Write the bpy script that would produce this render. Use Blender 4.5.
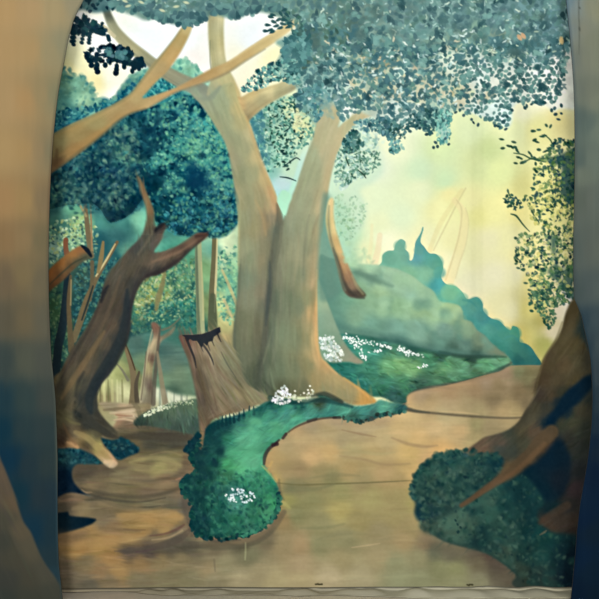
import bpy, math
import numpy as np

# A painted theatre cloth (a forest scene) hangs between two painted cut wings; its slack hem lies on a pale floor.
# All light and shade inside the forest is the scene painter's own paint on flat cloth.

for o in list(bpy.data.objects):
    bpy.data.objects.remove(o, do_unlink=True)
scene = bpy.context.scene
COL = scene.collection

S = 0.006                     # metres of cloth per chart unit
DIST = 5.0                    # viewer to cloth
EYE = 1.752

# ---------------------------------------------------------------- camera
cam = bpy.data.cameras.new('camera')
cam.sensor_width = 36
cam.lens = 36 * DIST / (599 * S)
cam.clip_start = 0.05
co = bpy.data.objects.new('camera', cam)
co.location = (0, -DIST, EYE)
co.rotation_euler = (math.pi / 2, 0, 0)
COL.objects.link(co)
scene.camera = co

# ---------------------------------------------------------------- world, lights, exposure
world = bpy.data.worlds.new('hall')
scene.world = world
world.use_nodes = True
world.node_tree.nodes['Background'].inputs[0].default_value = (1, 1, 1, 1)
world.node_tree.nodes['Background'].inputs[1].default_value = 0.53


def area(name, loc, aim, size, power, col=(1, 1, 1)):
    l = bpy.data.lights.new(name, 'AREA')
    l.shape = 'RECTANGLE'; l.size, l.size_y = size
    l.energy = power; l.color = col
    o = bpy.data.objects.new(name, l)
    o.location = loc
    d = np.array(aim, float) - np.array(loc, float)
    from mathutils import Vector
    o.rotation_euler = Vector(d).to_track_quat('-Z', 'Y').to_euler()
    COL.objects.link(o)


area('hall_light', (-3.4, -8.0, 1.8), (0, 0, 1.2), (2.6, 1.4), 290)
area('hall_light', (1.6, -8.6, 1.7), (0, 0, 1.2), (2.6, 1.4), 160)

vs = scene.view_settings
vs.view_transform = 'Standard'
vs.look = 'None'
vs.exposure = 0.0
vs.gamma = 1.0
vs.use_curve_mapping = False

# ---------------------------------------------------------------- scene painter's tools
# The cloth is painted in a chart of its own: 1 unit = 6 mm of cloth, x to the right, y down from the top batten side.
K = 1.5                       # samples of paint per chart unit
CX0, CX1, CY0, CY1 = -44.0, 644.0, -44.0, 588.0
GW = int((CX1 - CX0) * K) + 1
GH = int((CY1 - CY0) * K) + 1
rng = np.random.default_rng(11)


class Canvas:
    def __init__(s, x0, y0, w, h):
        s.x0, s.y0, s.w, s.h = x0, y0, w, h
        s.c = np.zeros((h, w, 3), np.float32)
        s.id = np.zeros((h, w), np.int32)
        s.X = (x0 + np.arange(w) / K).astype(np.float32)[None, :]
        s.Y = (y0 + np.arange(h) / K).astype(np.float32)[:, None]


def smooth_pts(p, closed=True, n=6):
    p = np.array(p, float)
    m = len(p)
    out = []
    for i in range(m if closed else m - 1):
        if closed:
            a, b, c, d = p[(i - 1) % m], p[i], p[(i + 1) % m], p[(i + 2) % m]
        else:
            a, b, c, d = p[max(i - 1, 0)], p[i], p[i + 1], p[min(i + 2, m - 1)]
        for k in range(n):
            t = k / n
            out.append(0.5 * (2 * b + (c - a) * t + (2 * a - 5 * b + 4 * c - d) * t * t
                              + (-a + 3 * b - 3 * c + d) * t ** 3))
    if not closed:
        out.append(p[-1])
    return np.array(out)


def blur(m, r):
    """three box passes of radius r samples"""
    r = int(round(r))
    if r < 1:
        return m
    for _ in range(2):
        for ax in (0, 1):
            pad = [(0, 0)] * m.ndim
            pad[ax] = (r + 1, r)
            c = np.cumsum(np.pad(m, pad, mode='edge'), axis=ax, dtype=np.float64)
            n = m.shape[ax]
            if ax == 0:
                m = (c[2 * r + 1:2 * r + 1 + n] - c[0:n]) / (2 * r + 1)
            else:
                m = (c[:, 2 * r + 1:2 * r + 1 + n] - c[:, 0:n]) / (2 * r + 1)
    return m.astype(np.float32)


def poly(cv, pts, soft=0.0, smooth=True, wob=0.0, seed=0):
    """coverage mask of an outline"""
    q = smooth_pts(pts) if smooth else np.array(pts, float)
    if wob:
        r = np.random.default_rng(seed)
        q = q + r.normal(0, wob, q.shape)
    q = (q - [cv.x0, cv.y0]) * K
    m = np.zeros((cv.h, cv.w), np.float32)
    ax, ay = q[:, 0], q[:, 1]
    bx, by = np.roll(ax, -1), np.roll(ay, -1)
    y0 = max(int(ay.min()), 0)
    y1 = min(int(ay.max()) + 1, cv.h - 1)
    S = 3
    for y in range(y0, y1 + 1):
        for k in range(S):
            yy = y + (k + 0.5) / S - 0.5
            hit = ((ay <= yy) & (by > yy)) | ((by <= yy) & (ay > yy))
            if not hit.any():
                continue
            xs = np.sort(ax[hit] + (yy - ay[hit]) / (by[hit] - ay[hit]) * (bx[hit] - ax[hit]))
            for i in range(0, len(xs) - 1, 2):
                a, b = max(xs[i], 0), min(xs[i + 1], cv.w - 1)
                if b <= a:
                    continue
                ia, ib = int(a), int(b)
                if ia == ib:
                    m[y, ia] += (b - a) / S
                else:
                    m[y, ia] += (ia + 1 - a) / S
                    m[y, ib] += (b - ib) / S
                    m[y, ia + 1:ib] += 1 / S
    m = np.clip(m, 0, 1)
    return blur(m, soft * K) if soft else m


def line_mask(cv, pts, widths, soft=0.6, smooth=True):
    """tapered stroke along a centre line; widths at each given point"""
    p = smooth_pts(pts, False) if smooth else np.array(pts, float)
    w = np.interp(np.linspace(0, 1, len(p)), np.linspace(0, 1, len(widths)), widths)
    m = np.zeros((cv.h, cv.w), np.float32)
    for i in range(len(p) - 1):
        (x0, y0), (x1, y1) = p[i], p[i + 1]
        R = max(w[i], w[i + 1]) / 2 + 2 * soft + 1
        a = max(int((min(x0, x1) - R - cv.x0) * K), 0)
        b = min(int((max(x0, x1) + R - cv.x0) * K) + 2, cv.w)
        c = max(int((min(y0, y1) - R - cv.y0) * K), 0)
        d = min(int((max(y0, y1) + R - cv.y0) * K) + 2, cv.h)
        if a >= b or c >= d:
            continue
        X, Y = cv.X[:, a:b], cv.Y[c:d]
        dx, dy = x1 - x0, y1 - y0
        L = dx * dx + dy * dy + 1e-6
        t = np.clip(((X - x0) * dx + (Y - y0) * dy) / L, 0, 1)
        dist = np.hypot(X - x0 - t * dx, Y - y0 - t * dy)
        hw = (w[i] + (w[i + 1] - w[i]) * t) / 2
        v = np.clip((hw - dist) / max(soft, .01) + 0.5, 0, 1)
        m[c:d, a:b] = np.maximum(m[c:d, a:b], v)
    return m


def field(cv, pts, power=3.0, step=6):
    """paint mixed between the given swatches (x, y, r, g, b)"""
    P = np.array(pts, np.float32)
    gx = np.arange(0, cv.w + step, step)
    gy = np.arange(0, cv.h + step, step)
    X = cv.x0 + gx[None, :] / K
    Y = cv.y0 + gy[:, None] / K
    num = np.zeros((len(gy), len(gx), 3))
    den = np.zeros((len(gy), len(gx), 1))
    for x, y, r, g, b in P:
        w = (1.0 / (((X - x) ** 2 + (Y - y) ** 2) + 9.0) ** (power / 2))[..., None]
        num += w * [r, g, b]
        den += w
    return upsample(num / den, cv, step)


def upsample(g, cv, step):
    iy = np.arange(cv.h) / step
    ix = np.arange(cv.w) / step
    y0, x0 = iy.astype(int), ix.astype(int)
    fy, fx = (iy - y0), (ix - x0)
    y1 = np.minimum(y0 + 1, g.shape[0] - 1)
    x1 = np.minimum(x0 + 1, g.shape[1] - 1)
    if g.ndim == 3:
        fy, fx = fy[:, None, None], fx[None, :, None]
    else:
        fy, fx = fy[:, None], fx[None, :]
    a = g[y0][:, x0] * (1 - fx) + g[y0][:, x1] * fx
    b = g[y1][:, x0] * (1 - fx) + g[y1][:, x1] * fx
    return (a * (1 - fy) + b * fy).astype(np.float32)


def vnoise(U, V, seed):
    """smooth value noise of any coordinates, -1..1"""
    r = np.random.default_rng(seed)
    T = r.uniform(-1, 1, (64, 64)).astype(np.float32)
    u0, v0 = np.floor(U).astype(int), np.floor(V).astype(int)
    fu, fv = U - u0, V - v0
    fu, fv = fu * fu * (3 - 2 * fu), fv * fv * (3 - 2 * fv)
    a = T[v0 % 64, u0 % 64]; b = T[v0 % 64, (u0 + 1) % 64]
    c = T[(v0 + 1) % 64, u0 % 64]; d = T[(v0 + 1) % 64, (u0 + 1) % 64]
    return (a * (1 - fu) + b * fu) * (1 - fv) + (c * (1 - fu) + d * fu) * fv


def noise(cv, sx, sy, seed, ang=0.0, octs=3):
    ca, sa = math.cos(ang), math.sin(ang)
    U = (cv.X * ca + cv.Y * sa); V = (-cv.X * sa + cv.Y * ca)
    out = 0; a = 1; t = 0
    for k in range(octs):
        out = out + a * vnoise(U / sx * 2 ** k + 7.3 * k, V / sy * 2 ** k + 3.1 * k, seed + k)
        t += a; a *= 0.55
    return (out / t).astype(np.float32)


def lay(cv, m, col, alpha=1.0, pid=None):
    """lay colour (a field or one tone) through a mask; hand the covered cloth to part pid"""
    col = np.array(col, np.float32) if not isinstance(col, np.ndarray) else col
    a = (m * alpha)[..., None]
    cv.c += (col - cv.c) * a
    if pid is not None:
        cv.id[m > 0.5] = pid


def tone(cv, m, n, amt, tint=(1, 1, 1)):
    """modulate what is painted by a noise"""
    cv.c += (m * n * amt)[..., None] * np.array(tint, np.float32) * (0.35 + cv.c / 200.0)


def grain(cv, m, seed, across=5.0, along=45.0, amt=10, vertical=True):
    """bark grain that follows the outline of a trunk or a limb"""
    b = m > 0.4
    if vertical:
        any_ = b.any(1)
        l = np.where(any_, b.argmax(1), 0).astype(np.float32)
        r = np.where(any_, cv.w - b[:, ::-1].argmax(1), cv.w).astype(np.float32)
        l = np.convolve(np.pad(l, 4, 'edge'), np.ones(9) / 9, 'valid'); r = np.convolve(np.pad(r, 4, 'edge'), np.ones(9) / 9, 'valid')
        u = (np.arange(cv.w)[None, :] - l[:, None]) / (r - l + 1)[:, None]
        v = np.broadcast_to(cv.Y, u.shape)
    else:
        any_ = b.any(0)
        l = np.where(any_, b.argmax(0), 0).astype(np.float32)
        r = np.where(any_, cv.h - b[::-1].argmax(0), cv.h).astype(np.float32)
        u = (np.arange(cv.h)[:, None] - l[None, :]) / (r - l + 1)[None, :]
        v = np.broadcast_to(cv.X, u.shape)
    n = vnoise(u * across, v / along, seed) + 0.6 * vnoise(u * across * 2.3, v / along * 1.6, seed + 1) \
        + 0.4 * vnoise(u * across * 5, v / along * 2.5, seed + 2)
    tone(cv, m, (n / 2).astype(np.float32), amt)


def dab(cv, x, y, a, b, ang, col, alpha=1.0, pid=None, soft=0.7, pinch=0.0):
    """one touch of the brush: an ellipse, pinched at one end for a leaf"""
    R = max(a, b) + soft + 0.7
    i0 = max(int((x - R - cv.x0) * K), 0); i1 = min(int((x + R - cv.x0) * K) + 2, cv.w)
    j0 = max(int((y - R - cv.y0) * K), 0); j1 = min(int((y + R - cv.y0) * K) + 2, cv.h)
    if i0 >= i1 or j0 >= j1:
        return
    X = cv.X[:, i0:i1] - x; Y = cv.Y[j0:j1] - y
    ca, sa = math.cos(ang), math.sin(ang)
    U = (X * ca + Y * sa) / a; V = (-X * sa + Y * ca) / b
    if pinch:
        V = V / (1 - pinch * np.clip(U, -1, 1))
    d = (1 - np.sqrt(U * U + V * V)) * min(a, b)
    m = np.clip(d / soft + 0.5, 0, 1) * alpha
    t = cv.c[j0:j1, i0:i1]
    t += (np.asarray(col, np.float32) - t) * m[..., None]
    if pid is not None:
        cv.id[j0:j1, i0:i1][m > 0.45] = pid


def pts_in(m, cv, n, r, weight=None):
    """n random places where the mask is set"""
    ys, xs = np.nonzero(m > 0.5)
    if len(xs) == 0:
        return np.zeros((0, 2))
    p = None
    if weight is not None:
        p = weight[ys, xs].astype(np.float64); p = np.clip(p, 1e-6, None); p /= p.sum()
    k = r.choice(len(xs), n, p=p)
    return np.stack([cv.x0 + xs[k] / K + r.uniform(-.3, .3, n), cv.y0 + ys[k] / K + r.uniform(-.3, .3, n)], 1)


def leaves(cv, m, n, size, cols, pid=None, seed=0, alpha=(.75, 1), asp=(.45, .8), ang=None, jit=8, pinch=.35, weight=None, soft=0.7):
    """many leaf touches in a mask; cols is a list of tones"""
    r = np.random.default_rng(seed)
    cols = np.array(cols, float)
    for (x, y) in pts_in(m, cv, n, r, weight):
        a = r.uniform(*size)
        th = r.uniform(0, 2 * math.pi) if ang is None else ang + r.normal(0, .5)
        c = cols[r.integers(len(cols))] + r.normal(0, jit) + r.normal(0, jit * .3, 3)
        dab(cv, x, y, a, a * r.uniform(*asp), th, np.clip(c, 0, 255), r.uniform(*alpha), pid, soft, pinch)


def clumps(cv, m, n, k, spread, size, cols, pid=None, seed=0, **kw):
    """leaf touches that gather in small sprays of one tone"""
    r = np.random.default_rng(seed)
    cols = np.array(cols, float)
    alpha = kw.get('alpha', (.75, 1)); asp = kw.get('asp', (.5, .85)); jit = kw.get('jit', 8)
    for (x, y) in pts_in(m, cv, n, r):
        c0 = cols[r.integers(len(cols))] + r.normal(0, jit)
        for _ in range(r.integers(k[0], k[1] + 1)):
            th = r.uniform(0, 2 * math.pi); d = spread * math.sqrt(r.uniform())
            a = r.uniform(*size)
            dab(cv, x + d * math.cos(th), y + d * math.sin(th), a, a * r.uniform(*asp), th + r.normal(0, .4),
                np.clip(c0 + r.normal(0, jit * .4), 0, 255), r.uniform(*alpha), pid, kw.get('soft', .7), .35)


def brush(cv, m, n, ln, wd, ang, jit=10, alpha=.5, seed=0, aj=.25, pull=None):
    """short strokes that drag the paint already there, so that the work shows"""
    r = np.random.default_rng(seed)
    for (x, y) in pts_in(m, cv, n, r):
        i = min(max(int((x - cv.x0) * K), 0), cv.w - 1); j = min(max(int((y - cv.y0) * K), 0), cv.h - 1)
        c = cv.c[j, i] + r.normal(0, jit) * (0.35 + cv.c[j, i] / 200) + r.normal(0, jit * .25, 3)
        th = (ang(x, y) if callable(ang) else ang) + r.normal(0, aj)
        dab(cv, x, y, r.uniform(ln * .5, ln), r.uniform(wd * .5, wd), th, np.clip(c, 0, 255), alpha * r.uniform(.5, 1), None, 1.0)


def stroke(cv, pts, widths, col, alpha=1.0, pid=None, soft=0.8):
    lay(cv, line_mask(cv, pts, widths, soft), col, alpha, pid)


def clip_to(m, other):
    return m * other


def leafnet(cv, m, step, size, cols, pid=None, seed=0, alpha=(.8, 1), keep=1.0, group=9.0, asp=(.62, .88), soft=.8, jit=6):
    """leaves laid side by side with the ground left open between them; tones run in loose groups"""
    r = np.random.default_rng(seed)
    cols = np.array(cols, float)
    ys, xs = np.nonzero(m > .5)
    if not len(xs):
        return
    x0, x1 = cv.x0 + xs.min() / K, cv.x0 + xs.max() / K
    y0, y1 = cv.y0 + ys.min() / K, cv.y0 + ys.max() / K
    T = r.uniform(0, 1, (64, 64)); A = r.uniform(0, math.pi, (64, 64))
    row = 0
    y = y0
    while y < y1:
        x = x0 + (step / 2 if row % 2 else 0)
        while x < x1:
            px, py = x + r.normal(0, step * .22), y + r.normal(0, step * .22)
            x += step
            i, j = int((px - cv.x0) * K), int((py - cv.y0) * K)
            if not (0 <= i < cv.w and 0 <= j < cv.h) or m[j, i] < .5 or r.uniform() > keep:
                continue
            gi, gj = int(px / group) % 64, int(py / group) % 64
            c = cols[int(T[gj, gi] * len(cols) * .999)] if r.uniform() < .7 else cols[r.integers(len(cols))]
            a = r.uniform(*size)
            dab(cv, px, py, a, a * r.uniform(*asp), A[gj, gi] + r.normal(0, .7), np.clip(c + r.normal(0, jit), 0, 255), r.uniform(*alpha), pid, soft, .25)
        y += step * .87
        row += 1


def blots(cv, m, n, size, cols, alpha, seed, soft=3.0, over=None):
    """broad soft patches of one tone"""
    r = np.random.default_rng(seed)
    cols = np.array(cols, float)
    for (x, y) in pts_in(m, cv, n, r):
        a = r.uniform(*size); c = cols[r.integers(len(cols))]
        for _ in range(4):
            b = a * r.uniform(.4, .8)
            mm_dab(cv, m if over is None else over, x + r.normal(0, a * .6), y + r.normal(0, a * .5), b, c, alpha, soft)


def mm_dab(cv, m, x, y, b, c, alpha, soft):
    R = b + soft + 1
    i0 = max(int((x - R - cv.x0) * K), 0); i1 = min(int((x + R - cv.x0) * K) + 2, cv.w)
    j0 = max(int((y - R - cv.y0) * K), 0); j1 = min(int((y + R - cv.y0) * K) + 2, cv.h)
    if i0 >= i1 or j0 >= j1:
        return
    d = np.hypot(cv.X[:, i0:i1] - x, cv.Y[j0:j1] - y)
    k = np.clip((b - d) / soft + .5, 0, 1) * alpha * m[j0:j1, i0:i1]
    t = cv.c[j0:j1, i0:i1]
    t += (np.asarray(c, np.float32) - t) * k[..., None]


def fringe(cv, pts, step, size, cols, pid, seed, out=1.0, closed=False, soft=.9, alpha=(.7, 1)):
    """ragged touches along an outline"""
    r = np.random.default_rng(seed)
    q = smooth_pts(pts, closed)
    cols = np.array(cols, float)
    seg = np.hypot(*np.diff(q, axis=0).T); L = np.concatenate([[0], np.cumsum(seg)])
    for s in np.arange(0, L[-1], step):
        x = np.interp(s, L, q[:, 0]) + r.normal(0, out); y = np.interp(s, L, q[:, 1]) + r.normal(0, out)
        a = r.uniform(*size)
        dab(cv, x, y, a, a * r.uniform(.6, .95), r.uniform(0, 3.1), np.clip(cols[r.integers(len(cols))] + r.normal(0, 6), 0, 255), r.uniform(*alpha), pid, soft)


def squiggles(cv, m, n, ln, wd, cols, pid, seed, alpha=(.5, .95)):
    """short crooked light gaps between leaves"""
    r = np.random.default_rng(seed)
    cols = np.array(cols, float)
    for (x, y) in pts_in(m, cv, n, r):
        th = r.uniform(0, 6.28); c = cols[r.integers(len(cols))] + r.normal(0, 5); a = r.uniform(*alpha); w = r.uniform(*wd)
        for _ in range(int(r.uniform(*ln))):
            dab(cv, x, y, w * r.uniform(.8, 1.5), w * r.uniform(.6, .9), th, np.clip(c, 0, 255), a, pid, .8)
            x += 1.3 * math.cos(th); y += 1.3 * math.sin(th); th += r.normal(0, .7)


PARTS = {}


def glaze(cv):
    """the thin ochre size coat over the paint: a little greyer, a little greener, deeper darks"""
    c = cv.c
    g = c @ np.array([.3, .59, .11], np.float32)
    c = g[..., None] + (c - g[..., None]) * np.array(SAT, np.float32)
    c = np.clip(c * np.array(TINT, np.float32), 0, 255)
    cv.c = (255 * (c / 255) ** DEEP).astype(np.float32)


SAT = (.83, .9, .88)
TINT = (.985, 1.01, .995)
DEEP = 1.0


def part(name, parent=None, label=None):
    i = len(PARTS) + 1
    PARTS[i] = (name, parent, label)
    return i


def both_mask(a, b):
    return np.maximum(a, b)


# ---------------------------------------------------------------- the painted forest
def paint_backdrop():
    cv = Canvas(CX0, CY0, GW, GH)
    one = np.ones((cv.h, cv.w), np.float32)
    C = lambda *a: np.array(a, np.float32)

    # ---- sky, washed from white to lemon
    sky = part('painted_sky', None, 'pale yellow and white sky painted behind the trees')
    lay(cv, one, field(cv, [
        (60, 20, 240, 238, 232), (100, 50, 245, 244, 242), (78, 62, 244, 236, 188), (70, 66, 242, 232, 170), (98, 82, 243, 228, 170),
        (110, 78, 244, 240, 220), (115, 95, 246, 246, 232), (150, 45, 240, 242, 248), (180, 40, 240, 242, 248), (200, 75, 245, 238, 232), (190, 62, 246, 236, 232),
        (255, 35, 238, 240, 246), (240, 66, 246, 236, 210), (275, 58, 246, 236, 190), (220, 100, 240, 220, 170),
        (290, 120, 205, 222, 180), (280, 170, 180, 212, 205), (285, 190, 175, 220, 200), (285, 212, 165, 220, 190),
        (350, 100, 225, 232, 225), (400, 60, 190, 212, 210), (400, 110, 220, 228, 218), (480, 80, 222, 230, 225), (540, 60, 225, 232, 232),
        (500, 30, 170, 200, 205), (560, 80, 248, 246, 240), (570, 105, 246, 236, 180), (545, 92, 246, 240, 226), (520, 108, 240, 236, 200),
        (375, 165, 228, 234, 208), (400, 150, 232, 236, 198), (420, 170, 208, 228, 188), (440, 150, 214, 228, 172), (445, 180, 205, 226, 178),
        (470, 130, 224, 233, 182), (490, 150, 205, 215, 150), (480, 165, 216, 222, 160), (500, 170, 228, 232, 162), (512, 130, 232, 234, 178),
        (540, 130, 230, 222, 150), (560, 120, 240, 222, 150), (350, 200, 222, 234, 196), (370, 200, 228, 236, 196), (350, 235, 190, 222, 182), (346, 258, 185, 215, 175),
        (380, 225, 234, 236, 190), (400, 215, 226, 236, 196), (420, 190, 232, 236, 192), (425, 240, 240, 234, 184), (370, 250, 232, 232, 182),
        (385, 240, 246, 242, 205), (450, 195, 240, 228, 160), (440, 210, 240, 232, 168), (455, 240, 238, 228, 168), (450, 265, 242, 234, 186),
        (470, 200, 240, 230, 165), (480, 215, 236, 226, 148), (475, 250, 232, 224, 170), (470, 285, 234, 226, 186), (490, 240, 234, 224, 176),
        (495, 210, 243, 232, 158), (510, 240, 238, 228, 168), (495, 275, 232, 222, 184), (515, 275, 232, 222, 176), (510, 310, 232, 220, 170),
        (525, 190, 228, 218, 140), (520, 210, 242, 226, 146), (525, 255, 238, 222, 148), (532, 280, 226, 210, 132), (530, 310, 214, 198, 116),
        (526, 335, 206, 190, 108), (542, 320, 176, 164, 92), (545, 345, 170, 164, 88), (540, 300, 205, 190, 112), (560, 310, 222, 206, 176),
        (554, 332, 214, 196, 160), (565, 260, 225, 215, 150), (560, 200, 226, 216, 130), (570, 300, 232, 220, 205), (60, 130, 150, 190, 160),
        (600, 200, 226, 216, 150), (222, 250, 196, 218, 170), (228, 270, 180, 205, 150)], 3.4), 1, sky)
    tone(cv, one, noise(cv, 40, 30, 5), 3)
    # ghost trunks far off in the haze
    gh = part('painted_ghost_tree', None, 'faint peach outlines of trees far off in the haze')
    for p, w, c, a in [
        ([(462, 190), (452, 205), (440, 225), (430, 250)], [4, 5, 5], (226, 206, 140), .35),
        ([(466, 188), (456, 206), (446, 226), (434, 250)], [1.2, 1.5, 1.2], (205, 188, 130), .5),
        ([(455, 200), (464, 214), (463, 235), (457, 258), (448, 283)], [6, 9, 11], (240, 218, 160), .5),
        ([(457, 200), (462, 210), (460, 232), (454, 255), (446, 280)], [1.2, 1.5, 1.5], (208, 190, 135), .45),
        ([(466, 208), (469, 222), (466, 245), (460, 262), (456, 278)], [1.2, 1.5, 1.2], (212, 194, 140), .35),
        ([(380, 235), (378, 250), (374, 266)], [5, 6, 7], (240, 212, 170), .5),
        ([(372, 225), (371, 245), (368, 264)], [3, 4, 5], (238, 224, 170), .4)]:
        stroke(cv, p, w, C(*c), a, gh, 1.5)

    # ---- mist of leaves behind the big trunks, right of them
    ml = part('painted_misty_leaves', None, 'pale mint leaf dabs painted right of the big trunks')
    m = poly(cv, [(326, 120), (350, 120), (372, 135), (380, 150), (384, 170), (374, 182), (360, 190), (366, 205), (364, 225), (352, 242), (350, 262), (330, 275), (322, 250)], 3)
    lay(cv, m, C(196, 222, 196), .75)
    lay(cv, poly(cv, [(322, 205), (345, 200), (352, 230), (352, 262), (322, 268)], 5), C(160, 205, 172), .6)
    leaves(cv, poly(cv, [(333, 200), (350, 195), (368, 205), (362, 225), (350, 240), (336, 240)]), 150, (1.0, 2.0), [(150, 190, 150), (135, 180, 145), (170, 205, 165)], ml, 3, (.35, .7))

    # ---- the far teal bushes
    fb = part('painted_far_bush', None, 'bright teal bushes with puffy edges painted against the yellow sky')
    out = [(376, 275), (382, 262), (383, 255), (388, 251), (394, 250), (396, 244), (401, 239), (406, 242), (405, 248), (409, 253), (410, 260), (413, 259),
           (415, 250), (416, 242), (421, 233), (423, 227), (424, 229), (421, 241), (425, 247), (430, 253), (437, 254), (442, 260), (444, 268),
           (442, 277), (447, 284), (456, 286), (463, 292), (468, 299), (478, 297), (484, 303), (485, 311), (492, 318), (500, 321), (507, 328),
           (511, 330), (513, 326), (519, 328), (521, 336), (521, 342), (528, 344), (534, 349), (538, 356), (542, 362), (540, 365.8), (512, 366), (480, 370), (400, 300)]
    m = poly(cv, out, 0.3)
    lay(cv, m, field(cv, [(392, 258, 112, 176, 150), (400, 246, 122, 178, 156), (410, 275, 128, 186, 150), (417, 256, 92, 160, 162), (430, 258, 88, 165, 152),
        (440, 264, 110, 176, 140), (438, 285, 74, 165, 164), (425, 275, 128, 188, 156), (452, 292, 122, 190, 152), (446, 300, 100, 176, 150), (470, 306, 82, 156, 144),
        (476, 325, 70, 150, 142), (490, 330, 74, 150, 136), (484, 318, 66, 140, 140), (500, 335, 62, 140, 128), (515, 332, 76, 152, 124), (512, 350, 56, 130, 118),
        (530, 352, 54, 122, 112), (538, 362, 44, 104, 100), (520, 362, 44, 108, 104), (500, 350, 56, 132, 118)], 4), 1, fb)
    tone(cv, m, noise(cv, 9, 8, 21), 9)
    for x, y, r_, c in ((390, 258, 8, (112, 174, 150)), (400, 246, 6.5, (118, 178, 154)), (404, 256, 6, (116, 176, 152)), (419, 250, 5, (104, 170, 156)), (436, 262, 8, (92, 166, 148)), (440, 272, 6, (88, 168, 156)),
                      (450, 292, 9, (120, 190, 150)), (462, 299, 7, (104, 176, 148)), (476, 304, 8, (84, 158, 144)), (482, 314, 7, (76, 150, 142)), (496, 326, 8, (72, 150, 138)), (505, 333, 7, (70, 148, 130)),
                      (516, 333, 6.5, (80, 156, 128)), (517, 345, 8, (66, 140, 124)), (526, 351, 7, (58, 128, 116)), (532, 359, 7, (52, 116, 108))):
        dab(cv, x, y, r_, r_ * .92, 0, c, .55, fb, 2.0)
        dab(cv, x + 1, y + 2.5, r_ * .8, r_ * .7, 0, [k * .92 for k in c], .35, None, 3)
    for p in ([(463, 300), (472, 302), (478, 308)], [(484, 322), (494, 324), (500, 330)], [(505, 338), (513, 336), (519, 341)]):
        stroke(cv, p, [1, 2.2, 1], C(60, 140, 140), .45, None, 2)

    # ---- the grey green hill
    hl = part('painted_hill', None, 'rounded grey green hill painted right of the big trunks')
    m = poly(cv, [(318, 262), (330, 258), (345, 262), (362, 264), (380, 265), (393, 268), (405, 272), (415, 278), (424, 285), (434, 291), (440, 301), (450, 303),
                  (460, 306), (463, 312), (464, 319), (472, 322), (478, 330), (486, 336), (492, 343), (500, 350), (509, 358), (500, 363), (400, 352), (318, 345)], 0.5)
    lay(cv, m, field(cv, [(352, 267, 172, 206, 164), (335, 268, 110, 150, 130), (370, 268, 160, 196, 160), (390, 270, 150, 190, 158), (356, 274, 112, 146, 122), (372, 278, 112, 150, 128),
        (388, 280, 118, 162, 142), (360, 290, 130, 165, 130), (380, 292, 148, 180, 136), (375, 300, 138, 178, 142), (400, 285, 150, 188, 154), (412, 292, 140, 182, 156),
        (428, 296, 140, 184, 150), (345, 300, 112, 160, 134), (335, 310, 108, 156, 132), (355, 315, 128, 168, 138), (400, 306, 142, 184, 142), (420, 308, 150, 186, 142),
        (435, 312, 150, 186, 140), (450, 308, 154, 190, 142), (458, 318, 156, 180, 136), (335, 328, 92, 140, 122), (370, 328, 108, 156, 136), (395, 330, 112, 158, 140),
        (420, 330, 120, 162, 142), (445, 330, 118, 158, 142), (470, 330, 130, 160, 130), (484, 342, 110, 128, 108), (465, 345, 96, 134, 120), (440, 346, 84, 126, 112),
        (395, 342, 66, 112, 104), (480, 353, 64, 96, 84), (500, 355, 112, 130, 106), (330, 290, 84, 138, 126), (322, 330, 90, 140, 120), (452, 352, 60, 92, 80)], 4), 1, hl)
    tone(cv, m, noise(cv, 16, 9, 31, .4), 13)
    brush(cv, m, 200, 7, 2.5, .5, 6, .3, 7, .6)
    for x, y, r_, c in ((452, 309, 9, (158, 192, 144)), (458, 314, 6, (158, 188, 140)), (470, 327, 8, (134, 168, 136)), (482, 338, 8, (124, 152, 124)), (492, 349, 8, (112, 138, 114)), (500, 355, 6, (110, 130, 106)), (436, 300, 8, (146, 190, 152)),
                      (424, 292, 8, (146, 186, 154)), (408, 283, 9, (150, 188, 156)), (392, 276, 9, (156, 192, 158))):
        mm_dab(cv, m, x, y, r_, c, .5, 2.5)
        mm_dab(cv, m, x - 3, y + 6, r_ * .9, [k * .93 for k in c], .35, 4)
    stroke(cv, [(352, 272), (366, 276), (380, 283)], [2, 5, 2], C(92, 124, 106), .45, None, 3)

    blots(cv, m * (cv.Y > 300), 20, (4, 9), [(92, 140, 124), (104, 152, 134)], .3, 373, 5, m)
    blots(cv, m * (cv.Y < 318) * (cv.X > 370), 16, (4, 9), [(160, 198, 160), (150, 190, 150)], .3, 374, 5, m)
    stroke(cv, [(330, 322), (352, 330), (380, 336), (410, 344), (440, 351), (470, 355), (500, 358)], [6, 7, 7, 8, 8, 7, 4], C(72, 116, 106), .5, None, 5)
    stroke(cv, [(350, 268), (362, 274), (378, 281), (392, 286)], [3, 7, 6, 2], C(98, 136, 116), .5, None, 4)
    lay(cv, poly(cv, [(318, 262), (336, 262), (338, 290), (346, 315), (350, 335), (318, 335)], 5) * m, C(84, 130, 118), .5)

    # ---- meadow beyond the path
    me = part('painted_meadow', None, 'emerald grass strip with white flowers painted under the hill')
    m = poly(cv, [(318, 334), (342, 334), (372, 337), (395, 343), (420, 348), (445, 354), (480, 357), (505, 356), (512, 362), (511, 366), (505, 370), (492, 377),
                  (475, 381), (455, 385), (435, 388), (418, 391), (410, 396), (407, 406), (396, 404), (384, 398), (372, 397), (318, 397)], 0.6)
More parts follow.
